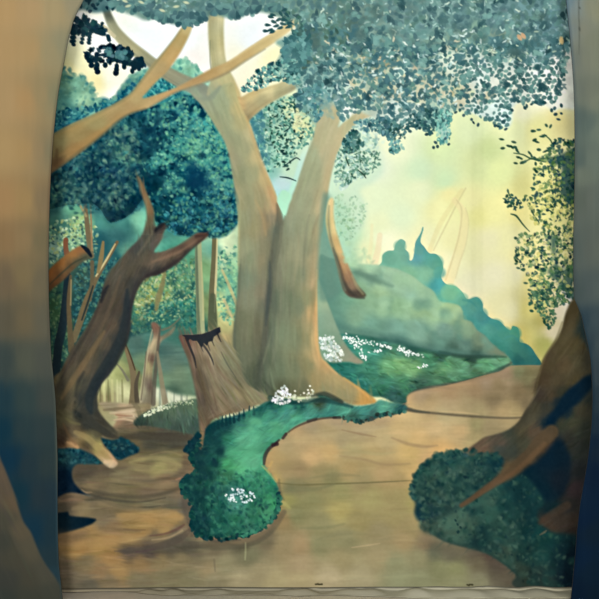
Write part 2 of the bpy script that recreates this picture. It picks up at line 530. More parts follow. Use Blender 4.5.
    lay(cv, m, field(cv, [(345, 345, 56, 132, 118), (360, 352, 60, 138, 116), (375, 350, 58, 130, 110), (400, 352, 70, 128, 104), (400, 362, 116, 172, 112), (390, 367, 96, 156, 106),
        (412, 368, 112, 164, 108), (430, 360, 70, 134, 100), (445, 367, 92, 152, 106), (465, 364, 84, 140, 104), (485, 366, 88, 148, 108), (503, 361, 96, 150, 114),
        (370, 372, 58, 128, 104), (345, 374, 40, 110, 98), (360, 384, 44, 112, 98), (385, 383, 52, 118, 94), (405, 385, 62, 122, 92), (420, 384, 60, 100, 82), (395, 396, 44, 88, 82),
        (410, 349, 50, 98, 86), (440, 356, 52, 92, 76), (470, 359, 48, 80, 66), (450, 380, 78, 124, 92), (480, 375, 80, 124, 92), (380, 342, 56, 112, 98)], 4), 1, me)
    tone(cv, m, noise(cv, 14, 3.5, 41, .15), 26)
    brush(cv, m, 700, 4, 1.2, .2, 22, .5, 8, .5)
    stroke(cv, [(511, 363), (500, 371), (488, 377), (470, 382), (450, 386), (430, 389), (414, 393), (408, 399)], [2, 4, 6, 6, 5, 3], C(72, 76, 68), .75, None, 2.4)
    stroke(cv, [(509, 365), (500, 369), (488, 374)], [2, 3, 2], C(60, 90, 74), .6, None, 2)
    stroke(cv, [(440, 352), (460, 356), (480, 357), (506, 357)], [2, 4, 4, 1], C(44, 76, 66), .65, None, 2.2)
    stroke(cv, [(345, 333), (372, 338), (400, 343), (425, 350), (450, 354)], [1, 3, 5, 4, 2], C(50, 98, 90), .55, None, 3)

    # ---- dim forest at the left, painted wet in wet
    df = part('painted_dim_forest', None, 'teal and olive undergrowth painted behind the twisted tree')
    m = poly(cv, [(30, 190), (140, 180), (240, 195), (242, 300), (240, 400), (200, 440), (100, 430), (30, 440)], 0, False)
    lay(cv, m, field(cv, [(55, 205, 40, 90, 90), (70, 205, 90, 160, 130), (62, 222, 70, 130, 115), (52, 250, 130, 165, 145), (60, 262, 80, 125, 110), (100, 205, 40, 95, 100), (115, 210, 84, 156, 142),
        (105, 222, 60, 130, 122), (125, 225, 60, 132, 124), (100, 240, 30, 92, 100), (118, 238, 50, 110, 110), (130, 200, 20, 78, 92), (138, 222, 110, 180, 150), (125, 250, 96, 160, 136), (115, 258, 40, 96, 100),
        (75, 235, 140, 175, 130), (80, 225, 140, 180, 120), (95, 260, 50, 100, 96), (52, 285, 60, 96, 74), (80, 275, 62, 92, 78), (100, 275, 40, 92, 96), (110, 265, 50, 110, 110),
        (55, 310, 70, 105, 60), (82, 310, 28, 70, 74), (75, 330, 60, 80, 56), (92, 320, 40, 92, 84), (85, 340, 30, 80, 76), (58, 345, 40, 80, 70), (100, 300, 30, 70, 76),
        (158, 235, 100, 165, 135), (170, 245, 70, 145, 125), (165, 235, 60, 130, 120), (180, 255, 78, 150, 118), (145, 285, 130, 150, 84), (150, 300, 150, 165, 92), (165, 290, 104, 150, 92),
        (175, 285, 80, 140, 100), (185, 275, 84, 140, 104), (190, 295, 50, 120, 96), (175, 310, 40, 130, 110), (160, 315, 36, 120, 110), (190, 315, 56, 130, 104), (140, 320, 56, 120, 96),
        (135, 335, 40, 80, 84), (145, 330, 50, 96, 90), (185, 325, 100, 145, 104), (190, 338, 60, 125, 96), (205, 270, 120, 160, 110), (204, 305, 130, 150, 100), (206, 335, 40, 90, 80),
        (225, 245, 206, 222, 180), (222, 258, 196, 214, 166), (232, 262, 150, 192, 150), (228, 280, 110, 170, 135), (232, 300, 104, 160, 130), (222, 305, 190, 196, 130), (225, 325, 186, 180, 120),
        (216, 250, 90, 150, 130), (222, 340, 186, 160, 110), (236, 340, 150, 140, 100), (135, 350, 110, 130, 90), (118, 375, 160, 162, 104), (105, 385, 172, 170, 116), (125, 390, 190, 184, 136),
        (108, 400, 150, 135, 95), (120, 405, 176, 166, 124), (135, 380, 120, 120, 80), (60, 380, 26, 50, 56)], 4.2), 1, df)
    tone(cv, m, noise(cv, 14, 10, 51, .7), 22)
    # flecked foliage
    leaves(cv, poly(cv, [(50, 226), (88, 218), (98, 235), (90, 262), (50, 262)]), 420, (.8, 2), [(190, 215, 170), (44, 84, 84), (120, 165, 130), (160, 175, 110), (60, 110, 100)], df, 5, (.5, .95), soft=1)
    leaves(cv, poly(cv, [(48, 290), (68, 285), (72, 340), (62, 372), (48, 372)]), 260, (.8, 2), [(120, 150, 90), (150, 165, 110), (36, 66, 60), (70, 120, 84)], df, 6, (.5, .9), soft=1)
    leaves(cv, poly(cv, [(78, 268), (108, 262), (118, 258), (100, 305), (92, 335), (82, 348), (74, 330)]), 480, (.8, 2), [(60, 130, 130), (30, 78, 84), (90, 150, 140), (24, 60, 70), (110, 160, 120)], df, 7, (.5, .9), soft=1)
    leaves(cv, poly(cv, [(136, 262), (180, 258), (196, 262), (198, 328), (160, 332), (132, 332)]), 1300, (.8, 2.2), [(64, 130, 108), (44, 104, 98), (110, 150, 104), (146, 160, 104), (32, 84, 84), (90, 150, 122), (84, 118, 78)], df, 8, (.3, .75), soft=1.1)
    leaves(cv, poly(cv, [(138, 275), (165, 272), (172, 305), (150, 320), (136, 312)]), 260, (.8, 2.2), [(176, 186, 120), (150, 160, 90), (120, 120, 60), (200, 200, 150)], df, 9, (.4, .8), soft=1)
    leaves(cv, poly(cv, [(150, 306), (196, 300), (196, 326), (152, 330)]), 330, (.8, 2.2), [(30, 116, 108), (56, 156, 132), (20, 88, 92), (96, 176, 146)], df, 10, (.4, .8), soft=1)
    leaves(cv, poly(cv, [(216, 258), (240, 250), (240, 318), (220, 316)]), 330, (.8, 2.2), [(80, 150, 130), (110, 175, 140), (150, 200, 150), (60, 120, 110)], df, 12, (.4, .85), soft=1)
    for p, w, c in [([(222, 270), (230, 288), (238, 308)], [2, 3, 3], (196, 176, 120)), ([(224, 300), (232, 318)], [3, 2], (200, 180, 130))]:
        stroke(cv, p, w, C(*c), .7, df, 1.2)
    lay(cv, poly(cv, [(136, 318), (160, 308), (200, 312), (200, 340), (150, 345), (132, 345)], 4), C(30, 78, 76), .4)
    lay(cv, poly(cv, [(48, 285), (120, 262), (100, 340), (60, 380), (48, 380)], 5), C(26, 60, 62), .35)
    lay(cv, poly(cv, [(96, 232), (136, 225), (128, 248), (106, 262), (94, 256)], 5), C(36, 84, 92), .35)
    blots(cv, poly(cv, [(136, 262), (180, 258), (196, 262), (198, 328), (160, 332), (132, 332)]), 26, (3, 7), [(30, 80, 78), (40, 96, 84)], .3, 370)
    leaves(cv, poly(cv, [(140, 268), (190, 262), (196, 300), (170, 322), (138, 316)]), 300, (.7, 1.6), [(150, 180, 124), (110, 166, 130), (176, 190, 140)], df, 371, (.3, .7), soft=.9)
    # far cream clearing with trunk stripes
    cl = part('painted_clearing', None, 'small cream clearing with grey trunks painted beyond the mound')
    m = poly(cv, [(150, 384), (198, 384), (198, 412), (150, 412)], 0, False)
    lay(cv, m, field(cv, [(160, 395, 206, 208, 178), (180, 398, 204, 206, 180), (192, 400, 196, 200, 160), (155, 405, 180, 176, 140)]), 1, cl)
    for x, w in ((160, 2), (166, 2.4), (181.5, 2), (187, 1.2), (174, 1)):
        stroke(cv, [(x, 386), (x - .4, 408)], [w, w + .6], C(132, 140, 122), .7, None, 1)
    for x, w, c in ((104, 3, (206, 200, 140)), (108, 2, (110, 110, 70)), (112, 3, (196, 190, 130)), (117, 2, (210, 206, 150)), (122, 2, (120, 116, 74)), (100, 2, (96, 90, 60))):
        stroke(cv, [(x, 380), (x + .5, 402)], [w * .6, w, w * .8], C(*c), .6, None, 1.2)
    # mound
    mo = part('painted_mound', None, 'dull green mound painted behind the broken stump')
    m = poly(cv, [(128, 340), (142, 334), (160, 330), (180, 330), (196, 336), (200, 360), (202, 394), (190, 396), (178, 395), (168, 391), (160, 388), (152, 386), (140, 372), (132, 362)], 1.0)
    lay(cv, m, field(cv, [(135, 342, 70, 104, 96), (150, 338, 70, 116, 104), (172, 335, 62, 112, 100), (188, 338, 50, 104, 92), (165, 350, 74, 108, 100), (182, 355, 82, 112, 100),
        (165, 365, 92, 120, 106), (180, 375, 104, 128, 102), (165, 380, 108, 134, 106), (188, 388, 96, 122, 98), (172, 391, 78, 104, 86), (145, 365, 104, 128, 96)], 4), 1, mo)
    tone(cv, m, noise(cv, 18, 5, 61), 13)
    stroke(cv, [(148, 350), (165, 353), (185, 352)], [1, 3, 1], C(60, 92, 88), .4, None, 2)

    # ---- thin pale trunks between crown and stump
    tt = part('painted_thin_trunk', None, 'left of the two thin pale trunks rising behind the broken stump')
    stroke(cv, [(198, 236), (198.5, 265), (199.5, 300), (201, 338)], [6, 7, 7.5, 8], C(150, 158, 118), 1, tt, .8)
    stroke(cv, [(196, 240), (196.5, 270), (197.5, 305), (199, 338)], [2, 3, 3, 4], C(84, 104, 82), .8, tt, 1.4)
    stroke(cv, [(201, 262), (202.5, 290), (203, 320)], [1, 2, 2], C(174, 172, 122), .8, tt, 1.2)
    tt2 = part('painted_thin_trunk', None, 'right of the two thin pale trunks rising behind the broken stump')
    stroke(cv, [(214.5, 236), (214, 262), (212.5, 290), (212, 330)], [5, 6, 7, 9], C(106, 106, 76), 1, tt2, .8)
    stroke(cv, [(217, 238), (216.5, 262), (215.4, 288), (214.5, 312)], [1.5, 2, 2.4, 1.5], C(206, 196, 146), .85, tt2, 1)
    stroke(cv, [(212.5, 296), (212.5, 315), (213, 330)], [6, 9, 9.5], C(84, 94, 70), .8, tt2, 1.4)

    # ---- middle trees in the dim forest
    mt = part('painted_forked_tree', None, 'small grey brown forked tree painted in the middle of the dim forest')
    stroke(cv, [(165, 270), (162, 285), (158, 298), (156, 310)], [2, 5, 6, 3], C(124, 120, 78), .85, mt, 1.6)
    m = poly(cv, [(151, 324), (155, 322), (160, 327), (160, 336), (168, 332), (176, 325), (172, 334), (161, 342), (156, 356), (153, 372), (152, 404), (139, 408), (143, 385), (145, 366), (148, 350), (153, 336)], .5)
    lay(cv, m, field(cv, [(155, 328, 116, 92, 76), (151, 345, 172, 152, 118), (157, 350, 150, 140, 112), (147, 365, 158, 146, 104), (152, 360, 110, 88, 74), (144, 390, 150, 142, 112), (149, 388, 104, 88, 76),
                       (151, 400, 130, 118, 96), (170, 332, 110, 112, 92)], 4), 1, mt)
    grain(cv, m, 71, 4, 25, 20)
    for p, w, c, a in [([(160, 326), (158, 345), (156, 365), (154, 385), (153, 404)], [1, 3, 3.5, 4, 5], (92, 82, 70), .75), ([(152, 330), (147, 355), (143, 380), (140, 402)], [1, 2.4, 3, 4], (186, 168, 134), .6),
                       ([(146, 352), (144, 375), (141, 400)], [1, 1.4, 1.4], (88, 78, 64), .6), ([(157, 352), (160, 372), (163, 392), (166, 408)], [2, 4, 5, 7], (138, 124, 98), .8), ([(162, 330), (170, 327), (180, 318)], [2.4, 2, 1], (104, 104, 84), .8)]:
        stroke(cv, p, w, C(*c), a, mt, 1.2)
    ms = part('painted_sapling', None, 'leaning brown sapling painted right of the twisted tree')
    for p, w, c in [([(124, 344), (128, 355), (132, 368), (134, 385), (133, 404)], [2.5, 5, 6.5, 9], (120, 104, 76)), ([(115, 362), (122, 370), (128, 380)], [1, 2, 3], (120, 116, 92)),
                    ([(126, 345), (131, 358), (135, 370)], [1, 1.4, 1], (70, 60, 44)), ([(139, 372), (136, 385), (137, 402)], [2, 4, 5], (88, 78, 62))]:
        stroke(cv, p, w, C(*c), .95, ms, 1)

    # ---- thin trees at far left
    th = part('painted_bare_tree', None, 'thin bare brown trees painted behind the orange cut limb')
    for p, w, c in [([(80, 178), (84, 195), (86, 212), (88, 232), (91, 256)], [2, 3, 5, 6], (112, 100, 74)), ([(74, 196), (80, 205), (86, 216)], [1, 2, 2.5], (150, 140, 100)),
                    ([(90, 200), (91, 220), (92, 250)], [1, 1.6, 1.6], (150, 120, 84)),
                    ([(117, 242), (109, 256), (98, 275), (92, 288), (87, 300), (80, 322), (74, 340)], [3, 4, 5, 7, 6], (106, 92, 66)), ([(115, 244), (106, 260), (96, 276)], [1, 2, 1.5], (190, 176, 128)),
                    ([(103, 242), (101, 258), (98, 272)], [2.5, 5, 3], (130, 112, 74)), ([(92, 262), (92, 280), (90, 300)], [4, 4, 3], (96, 88, 66)),
                    ([(93, 286), (88, 302), (82, 320)], [1.4, 2, 1.4], (34, 52, 54)),
                    ([(68, 276), (66, 300), (63, 325), (58, 350), (56, 385)], [7, 8, 9, 8], (30, 46, 52)), ([(71, 276), (69, 300), (70, 325), (72, 350)], [2.5, 4, 5, 7], (92, 80, 58)),
                    ([(71.5, 280), (71, 305)], [1.4, 1.4], (136, 124, 88)), ([(66, 240), (66, 248), (68, 258)], [5, 5, 6], (130, 84, 58))]:
        stroke(cv, p, w, C(*c), .95, th, 1)

    # ---- far leaf masses top left
    tl = part('painted_teal_leaves', None, 'light teal leaf mass painted above the crossing limb at far left')
    m = poly(cv, [(40, 60), (58, 68), (64, 70), (70, 75), (78, 77), (82, 74), (87, 80), (88, 84), (93, 85), (94, 94), (96, 100), (103, 97), (112, 100), (118, 92), (122, 86), (128, 78), (136, 72), (146, 68), (158, 66), (172, 66),
                  (180, 58), (188, 62), (196, 68), (204, 76), (216, 90), (216, 150), (40, 150)], 1.2)
    lay(cv, m, field(cv, [(65, 76, 98, 156, 130), (75, 90, 110, 170, 145), (62, 100, 80, 150, 140), (88, 84, 120, 172, 146), (85, 100, 150, 196, 160), (60, 120, 40, 110, 120), (75, 118, 40, 120, 130), (95, 105, 110, 170, 150),
        (130, 82, 70, 130, 130), (120, 95, 30, 95, 110), (110, 103, 20, 96, 116), (145, 75, 100, 160, 140), (175, 70, 110, 176, 150), (182, 62, 150, 205, 175), (170, 88, 30, 110, 120), (160, 92, 50, 140, 145), (190, 72, 130, 190, 160),
        (200, 78, 160, 206, 180)], 4), 1, tl)
    tone(cv, m, noise(cv, 7, 6, 81), 22)
    leaves(cv, m, 700, (.8, 2.4), [(70, 140, 130), (40, 110, 120), (130, 186, 158), (100, 160, 140)], tl, 13, (.3, .7), soft=1.2)
    leaves(cv, poly(cv, [(55, 112), (80, 108), (100, 102), (122, 92), (130, 82), (132, 92), (60, 132), (54, 132)]), 240, (.8, 2.6), [(20, 90, 112), (30, 110, 125), (16, 76, 100), (80, 160, 160)], tl, 14, (.5, .9), soft=1)
    leaves(cv, poly(cv, [(140, 76), (165, 68), (178, 88), (186, 98), (150, 96), (136, 92)]), 260, (.8, 2.2), [(20, 100, 115), (50, 150, 150), (14, 80, 100), (100, 186, 176)], tl, 15, (.5, .9), soft=1)

    fringe(cv, [(56, 70), (64, 71), (72, 76), (80, 77), (86, 82), (92, 86), (94, 96), (100, 100), (110, 101), (118, 93), (124, 85), (130, 79), (138, 74), (148, 70), (160, 68)], 1.8, (1.4, 3), [(100, 156, 136), (84, 146, 134), (60, 130, 130), (120, 172, 150)], tl, 351, 1.6, soft=1.4, alpha=(.4, .9))
    fringe(cv, [(168, 68), (176, 62), (184, 60), (190, 64), (198, 70), (206, 76)], 1.8, (1.6, 3), [(120, 184, 160), (150, 205, 175), (100, 170, 150)], tl, 352, 1.6, soft=1.4, alpha=(.4, .8))
    # ---- the round teal crown
    cr = part('painted_round_crown', None, 'dense round deep teal tree crown painted left of the big trunks')
    m = poly(cv, [(40, 175), (60, 162), (85, 146), (110, 128), (135, 112), (165, 102), (190, 94), (203, 96), (212, 112), (222, 130), (230, 150), (234, 172), (238, 190), (239, 215), (234, 228), (222, 237), (208, 236), (190, 236), (176, 234),
                  (166, 228), (156, 222), (150, 200), (146, 196), (138, 205), (128, 216), (110, 222), (96, 205), (70, 205), (40, 208)], 1.2)
    lay(cv, m, field(cv, [(60, 175, 30, 78, 84), (60, 195, 60, 116, 110), (75, 160, 60, 120, 125), (85, 175, 12, 70, 90), (100, 155, 24, 84, 98), (110, 175, 20, 72, 94), (95, 195, 14, 66, 86), (75, 192, 70, 130, 125),
        (120, 140, 60, 120, 120), (125, 155, 70, 136, 126), (130, 175, 20, 76, 94), (115, 195, 50, 110, 118), (135, 195, 16, 80, 96), (150, 115, 44, 120, 130), (155, 128, 20, 86, 104), (145, 150, 20, 84, 100), (160, 160, 50, 140, 140), (150, 180, 12, 78, 94),
        (180, 115, 44, 130, 140), (190, 125, 50, 150, 160), (175, 140, 40, 130, 134), (200, 135, 44, 142, 152), (210, 150, 50, 145, 145), (195, 150, 70, 156, 140), (185, 170, 10, 92, 110), (195, 180, 4, 64, 92), (215, 180, 60, 150, 156), (225, 165, 40, 130, 138),
        (175, 185, 50, 146, 150), (200, 190, 14, 84, 104), (168, 205, 14, 90, 108), (180, 205, 20, 110, 130), (195, 210, 20, 104, 122), (210, 205, 20, 100, 118), (225, 210, 50, 130, 150), (232, 200, 60, 140, 150), (220, 225, 20, 92, 112), (190, 228, 20, 90, 108),
        (160, 215, 20, 90, 100)], 4.2), 1, cr)
    tone(cv, m, noise(cv, 13, 11, 91), 34, (.6, 1, .95))
    blots(cv, m, 46, (3, 7), [(6, 58, 78), (10, 70, 88), (8, 62, 84)], .4, 92)
    blots(cv, m * (cv.X > 140), 34, (2.5, 5.5), [(70, 160, 156), (60, 150, 150), (84, 170, 150)], .3, 93, 3, m)
    dens = np.clip(cv.X - 110, 12, 90) / 90 * np.ones_like(m)
    leaves(cv, m, 1500, (.9, 2.8), [(10, 62, 80), (16, 80, 94), (8, 56, 76), (24, 92, 104)], cr, 16, (.25, .65), soft=1.3)
    lum = np.clip((cv.c[..., 1] - 70) / 60, .02, 1) * dens
    leaves(cv, m, 1500, (.8, 2.2), [(70, 164, 160), (100, 190, 172), (50, 140, 146), (84, 168, 144), (44, 130, 138)], cr, 17, (.25, .7), weight=lum, soft=1.2)
    leaves(cv, poly(cv, [(60, 160), (130, 125), (135, 200), (70, 205)]), 420, (1.2, 3), [(70, 130, 130), (96, 156, 140), (50, 116, 124)], cr, 18, (.25, .6), soft=1.5)
    mm_ = (cv.id == cr)[..., None]
    cv.c = np.where(mm_, np.clip(cv.c + (cv.c - np.array([42, 118, 126], np.float32)) * .28, 0, 255), cv.c)
    leaves(cv, poly(cv, [(52, 158), (136, 118), (150, 150), (140, 210), (100, 215), (52, 205)]), 300, (1.4, 3.4), [(14, 62, 76), (20, 72, 82)], cr, 372, (.25, .6), soft=1.5)
    cv.c *= 1 - (mm_ * (.08 + .13 * np.clip((cv.Y - 170) / 40, 0, 1))[..., None])
    lc = np.clip((cv.c[..., 1] - 90) / 60, 0, 1) * (cv.id == cr)
    cv.c *= 1 + lc[..., None] * np.array([.16, .02, -.05], np.float32)
    m = poly(cv, [(186, 166), (196, 162), (206, 178), (214, 186), (208, 192), (196, 190), (188, 182)], 3)
    lay(cv, m, C(4, 60, 88), .7)
    leaves(cv, poly(cv, [(168, 205), (236, 190), (236, 230), (170, 232)]), 200, (1, 2.6), [(6, 64, 90), (60, 150, 160), (16, 90, 110)], cr, 19, (.4, .7), soft=1)
    leaves(cv, poly(cv, [(190, 138), (212, 132), (216, 158), (196, 160)]), 14, (.8, 1.6), [(110, 176, 130), (130, 190, 150)], cr, 20, (.4, .6), soft=1.2)

    # ---- the two great trunks: one tree
    bt = part('painted_great_tree', None, 'large pale twin trunked tree painted at the middle')
    br_dim = part('painted_branch', bt, 'dim grey brown branch crossing behind from upper left')
    m = poly(cv, [(102, 6), (109, 8), (113, 16), (120, 28), (132, 40), (145, 50), (160, 61), (180, 72), (198, 80), (215, 92), (210, 112), (192, 94), (178, 87), (160, 76), (142, 62), (128, 52), (116, 40), (108, 26)], .5)
    lay(cv, m, field(cv, [(108, 12, 96, 104, 92), (112, 30, 160, 158, 128), (122, 36, 166, 160, 126), (135, 48, 168, 162, 126), (145, 58, 150, 148, 120), (156, 66, 150, 145, 112), (180, 80, 142, 142, 116), (195, 90, 134, 140, 122), (205, 100, 140, 146, 126)]), 1, br_dim)
    grain(cv, m, 101, 4, 25, 10, False)
    stroke(cv, [(96, 25), (104, 27), (114, 36)], [3, 4, 4], C(196, 184, 150), .9, br_dim, 1)
    stroke(cv, [(128, 49), (144, 61), (160, 73), (178, 84)], [1, 2, 2, 1], C(112, 120, 104), .45, br_dim, 1.5)

    br_up = part('painted_branch', bt, 'upright branch rising to the leaves from the left trunk')
    m = poly(cv, [(209, 8), (218, 8), (224, 12), (224, 30), (225, 50), (228, 66), (236, 82), (240, 100), (215, 110), (207, 96), (211, 78), (211, 62), (209, 45), (208, 26)], .4)
    lay(cv, m, field(cv, [(213, 20, 168, 162, 124), (220, 20, 200, 192, 150), (213, 45, 172, 166, 126), (219, 45, 196, 182, 132), (223, 50, 206, 192, 146), (214, 70, 176, 166, 124), (222, 75, 190, 178, 128), (212, 92, 160, 158, 126), (232, 96, 200, 176, 122)]), 1, br_up)
    grain(cv, m, 103, 5, 50, 9)
    stroke(cv, [(210, 40), (210, 60), (212, 76)], [1, 1.5, 1], C(130, 132, 104), .5, br_up, 1)

    # foliage seen between the trunks
    fm = part('painted_foliage', bt, 'fine green leaf dabs seen between the two trunks')
    m = poly(cv, [(238, 118), (262, 108), (285, 96), (322, 100), (322, 120), (316, 138), (308, 140), (300, 158), (294, 178), (286, 196), (278, 196), (266, 168), (256, 142)], .6)
    lay(cv, m, field(cv, [(255, 122, 70, 130, 130), (256, 135, 90, 150, 150), (262, 150, 120, 175, 165), (275, 115, 130, 175, 155), (292, 112, 208, 220, 170), (302, 130, 216, 220, 165), (285, 130, 160, 200, 175), (280, 160, 150, 200, 175), (272, 170, 130, 185, 170), (290, 170, 185, 215, 185),
        (282, 185, 185, 212, 215), (285, 195, 165, 215, 210), (315, 110, 90, 140, 140), (300, 150, 190, 215, 185)], 4), .9)
    leaves(cv, poly(cv, [(240, 118), (265, 105), (290, 96), (320, 104), (316, 134), (302, 150), (282, 166), (268, 172), (258, 150), (248, 130)]), 760, (.9, 2.3),
           [(70, 136, 120), (44, 104, 96), (100, 160, 140), (130, 190, 170), (150, 200, 180), (80, 140, 130), (190, 220, 190)], fm, 21, (.5, .95))
    leaves(cv, poly(cv, [(252, 118), (262, 112), (266, 140), (270, 160), (262, 164), (254, 142)]), 90, (1.5, 3.4), [(70, 130, 140), (60, 120, 130), (90, 150, 150)], fm, 22, (.4, .8))
    leaves(cv, poly(cv, [(268, 108), (300, 100), (316, 112), (305, 132), (296, 158), (286, 172), (272, 160)]), 110, (1.1, 2.3), [(28, 66, 62), (36, 80, 70), (44, 92, 84)], fm, 23, (.7, 1), (.4, .65))
    leaves(cv, poly(cv, [(288, 108), (304, 112), (308, 126), (296, 134), (290, 122)]), 30, (1.5, 3.5), [(214, 220, 166), (224, 222, 172)], fm, 24, (.4, .8))
    for p in ([(283, 167), (290, 162), (296, 158), (300, 160)], [(280, 177), (288, 178), (296, 181)], [(284, 132), (290, 128)]):
        stroke(cv, p, [.8, 1.6, .8], C(28, 64, 66), .9, fm, .8)
    # the thick bough to the right
    br_thick = part('painted_branch', bt, 'thick cream bough reaching up right into the leaves')
    m = poly(cv, [(230, 92), (240, 97), (252, 91), (266, 87), (280, 83), (292, 77), (297, 84), (295, 90), (280, 98), (264, 108), (252, 118), (246, 124), (238, 112)], .4)
    lay(cv, m, field(cv, [(236, 98, 206, 170, 115), (250, 95, 200, 176, 122), (270, 90, 206, 190, 140), (290, 82, 192, 184, 140), (293, 86, 150, 150, 120), (250, 108, 176, 156, 112), (262, 102, 172, 160, 118), (280, 94, 168, 162, 122), (246, 118, 150, 136, 100), (240, 106, 196, 160, 108)], 4), 1, br_thick)
    grain(cv, m, 105, 4, 30, 10, False)
    stroke(cv, [(296, 76), (303, 66), (310, 56), (318, 48), (330, 40), (345, 30)], [10, 14, 13, 12, 9, 5], C(140, 158, 128), .95, br_thick, 1)
    stroke(cv, [(318, 48), (326, 44), (334, 38), (344, 28)], [10, 11, 9, 6], C(84, 108, 104), .85, br_thick, 2)

    def bark_field(pts):
        return field(cv, pts, 4.2)
    tr_l = bt
    mL = poly(cv, [(192, 84), (206, 98), (214, 90), (232, 82), (237, 95), (240, 104), (246, 116), (252, 128), (257, 146), (263, 164), (270, 180), (277, 198), (281, 212), (286, 240), (280, 300), (276, 350), (270, 397),
                   (258, 392), (246, 386), (239, 378), (234, 358), (233, 335), (236, 310), (238, 280), (239, 250), (239, 218), (236, 195), (233, 176), (230, 158), (225, 142), (217, 128), (208, 114), (200, 102), (192, 94)], .4)
    lay(cv, mL, bark_field([(198, 92, 140, 146, 124), (205, 104, 142, 144, 118), (220, 96, 156, 156, 122), (232, 92, 186, 166, 116), (224, 104, 160, 156, 118), (238, 108, 200, 166, 110), (214, 116, 146, 146, 110), (226, 120, 156, 148, 110), (240, 124, 178, 156, 108),
        (250, 134, 188, 166, 122), (224, 134, 148, 146, 112), (236, 140, 150, 142, 106), (245, 150, 160, 148, 110), (256, 156, 190, 162, 114), (232, 160, 152, 140, 108), (240, 175, 140, 134, 100), (252, 175, 156, 146, 108), (264, 178, 190, 158, 110), (272, 196, 196, 152, 106),
        (238, 195, 156, 144, 108), (248, 200, 148, 138, 102), (262, 200, 164, 144, 104), (275, 206, 190, 150, 108), (243, 220, 146, 142, 108), (255, 225, 150, 136, 98), (266, 225, 152, 128, 96), (272, 220, 140, 122, 96), (276, 230, 116, 116, 96),
        (241, 250, 150, 146, 112), (250, 260, 132, 132, 102), (262, 260, 140, 126, 96), (270, 262, 118, 112, 90), (241, 280, 116, 124, 100), (250, 300, 128, 126, 100), (262, 295, 132, 120, 96), (268, 300, 96, 98, 84), (238, 320, 112, 112, 86), (248, 330, 118, 116, 90),
        (258, 330, 108, 102, 80), (266, 335, 98, 94, 76), (237, 350, 110, 110, 86), (245, 360, 106, 106, 84), (254, 370, 88, 92, 72), (262, 370, 76, 80, 66), (256, 384, 84, 88, 70), (266, 390, 80, 82, 66)]), 1, tr_l)
    grain(cv, mL, 107, 5, 70, 9)
    tr_r = bt
    mR = poly(cv, [(286, 217), (290, 202), (296, 188), (302, 170), (307, 155), (313, 140), (317, 124), (320, 106), (324, 98), (330, 96), (337, 104), (340, 118), (338, 128), (345, 122), (356, 114), (366, 109), (372, 108), (375, 113), (366, 118),
                   (356, 124), (347, 134), (341, 146), (336, 158), (331, 176), (327, 200), (323, 225), (320, 250), (319, 275), (318.5, 300), (319, 325), (320, 345), (324, 358), (331, 367), (342, 376), (356, 385), (368, 393), (377, 402), (366, 405), (352, 405),
                   (338, 399), (320, 394), (305, 397), (288, 396), (276, 398), (266, 396), (262, 390), (260, 378), (263, 362), (268, 335), (271, 300), (273, 265), (276, 240), (281, 225)], .4)
    lay(cv, mR, bark_field([(328, 102, 132, 160, 156), (328, 115, 150, 160, 132), (322, 118, 146, 154, 132), (335, 125, 176, 166, 126), (348, 124, 200, 176, 130), (362, 113, 214, 178, 132), (370, 111, 210, 172, 134), (320, 135, 152, 152, 116), (330, 140, 178, 166, 124),
        (340, 138, 200, 174, 130), (314, 150, 156, 152, 116), (325, 155, 168, 156, 120), (334, 155, 196, 168, 126), (306, 175, 150, 146, 112), (316, 175, 154, 144, 106), (326, 178, 190, 162, 118), (298, 200, 150, 148, 116), (308, 200, 152, 144, 110), (320, 200, 180, 150, 112), (323, 205, 206, 168, 120),
        (290, 222, 140, 138, 112), (284, 228, 128, 126, 102), (300, 225, 142, 138, 106), (312, 225, 152, 144, 110), (319, 230, 176, 150, 110), (280, 245, 122, 118, 94), (295, 250, 152, 144, 112), (308, 250, 142, 136, 104), (316, 255, 180, 152, 112),
        (276, 275, 118, 114, 92), (290, 275, 136, 134, 104), (302, 275, 134, 132, 102), (313, 275, 168, 146, 108), (317, 280, 196, 160, 118), (274, 300, 92, 98, 82), (270, 300, 92, 96, 80), (285, 300, 118, 122, 96), (298, 305, 120, 124, 96), (309, 300, 144, 138, 100), (315, 310, 204, 158, 106),
        (268, 335, 92, 98, 82), (280, 335, 118, 126, 98), (295, 340, 122, 126, 96), (307, 340, 140, 130, 92), (315, 340, 210, 168, 114), (266, 365, 90, 96, 78), (278, 370, 106, 114, 88), (294, 370, 118, 120, 90), (308, 365, 134, 124, 86), (318, 358, 200, 158, 106), (326, 366, 186, 146, 96),
        (318, 378, 158, 134, 90), (335, 378, 172, 146, 98), (350, 388, 168, 142, 94), (368, 398, 190, 140, 74), (345, 397, 142, 130, 92), (300, 388, 110, 108, 80), (280, 390, 90, 92, 70), (266, 388, 84, 90, 72), (325, 392, 140, 128, 90)]), 1, tr_r)
    grain(cv, mR, 109, 5, 70, 11)
    w = np.clip(1.15 - cv.Y / 420, .35, .9) * both_mask(mL, mR)
    cv.c *= 1 + w[..., None] * (np.array([-.03, .035, .05], np.float32))
    lay(cv, mR * np.clip((285 - cv.Y) / 120, 0, 1), C(170, 176, 142), .5)
    lay(cv, poly(cv, [(312, 130), (330, 100), (345, 125), (332, 170), (326, 215), (318, 215), (324, 170)], 2) * mR, C(206, 178, 134), .45)
    lay(cv, mL * np.clip((230 - cv.Y) / 120, 0, 1) * np.clip((250 - cv.X) / 20 + (cv.Y - 130) / 60, 0, 1), C(160, 164, 132), .3)
    # long bark strokes
    both = np.maximum(mL, mR)
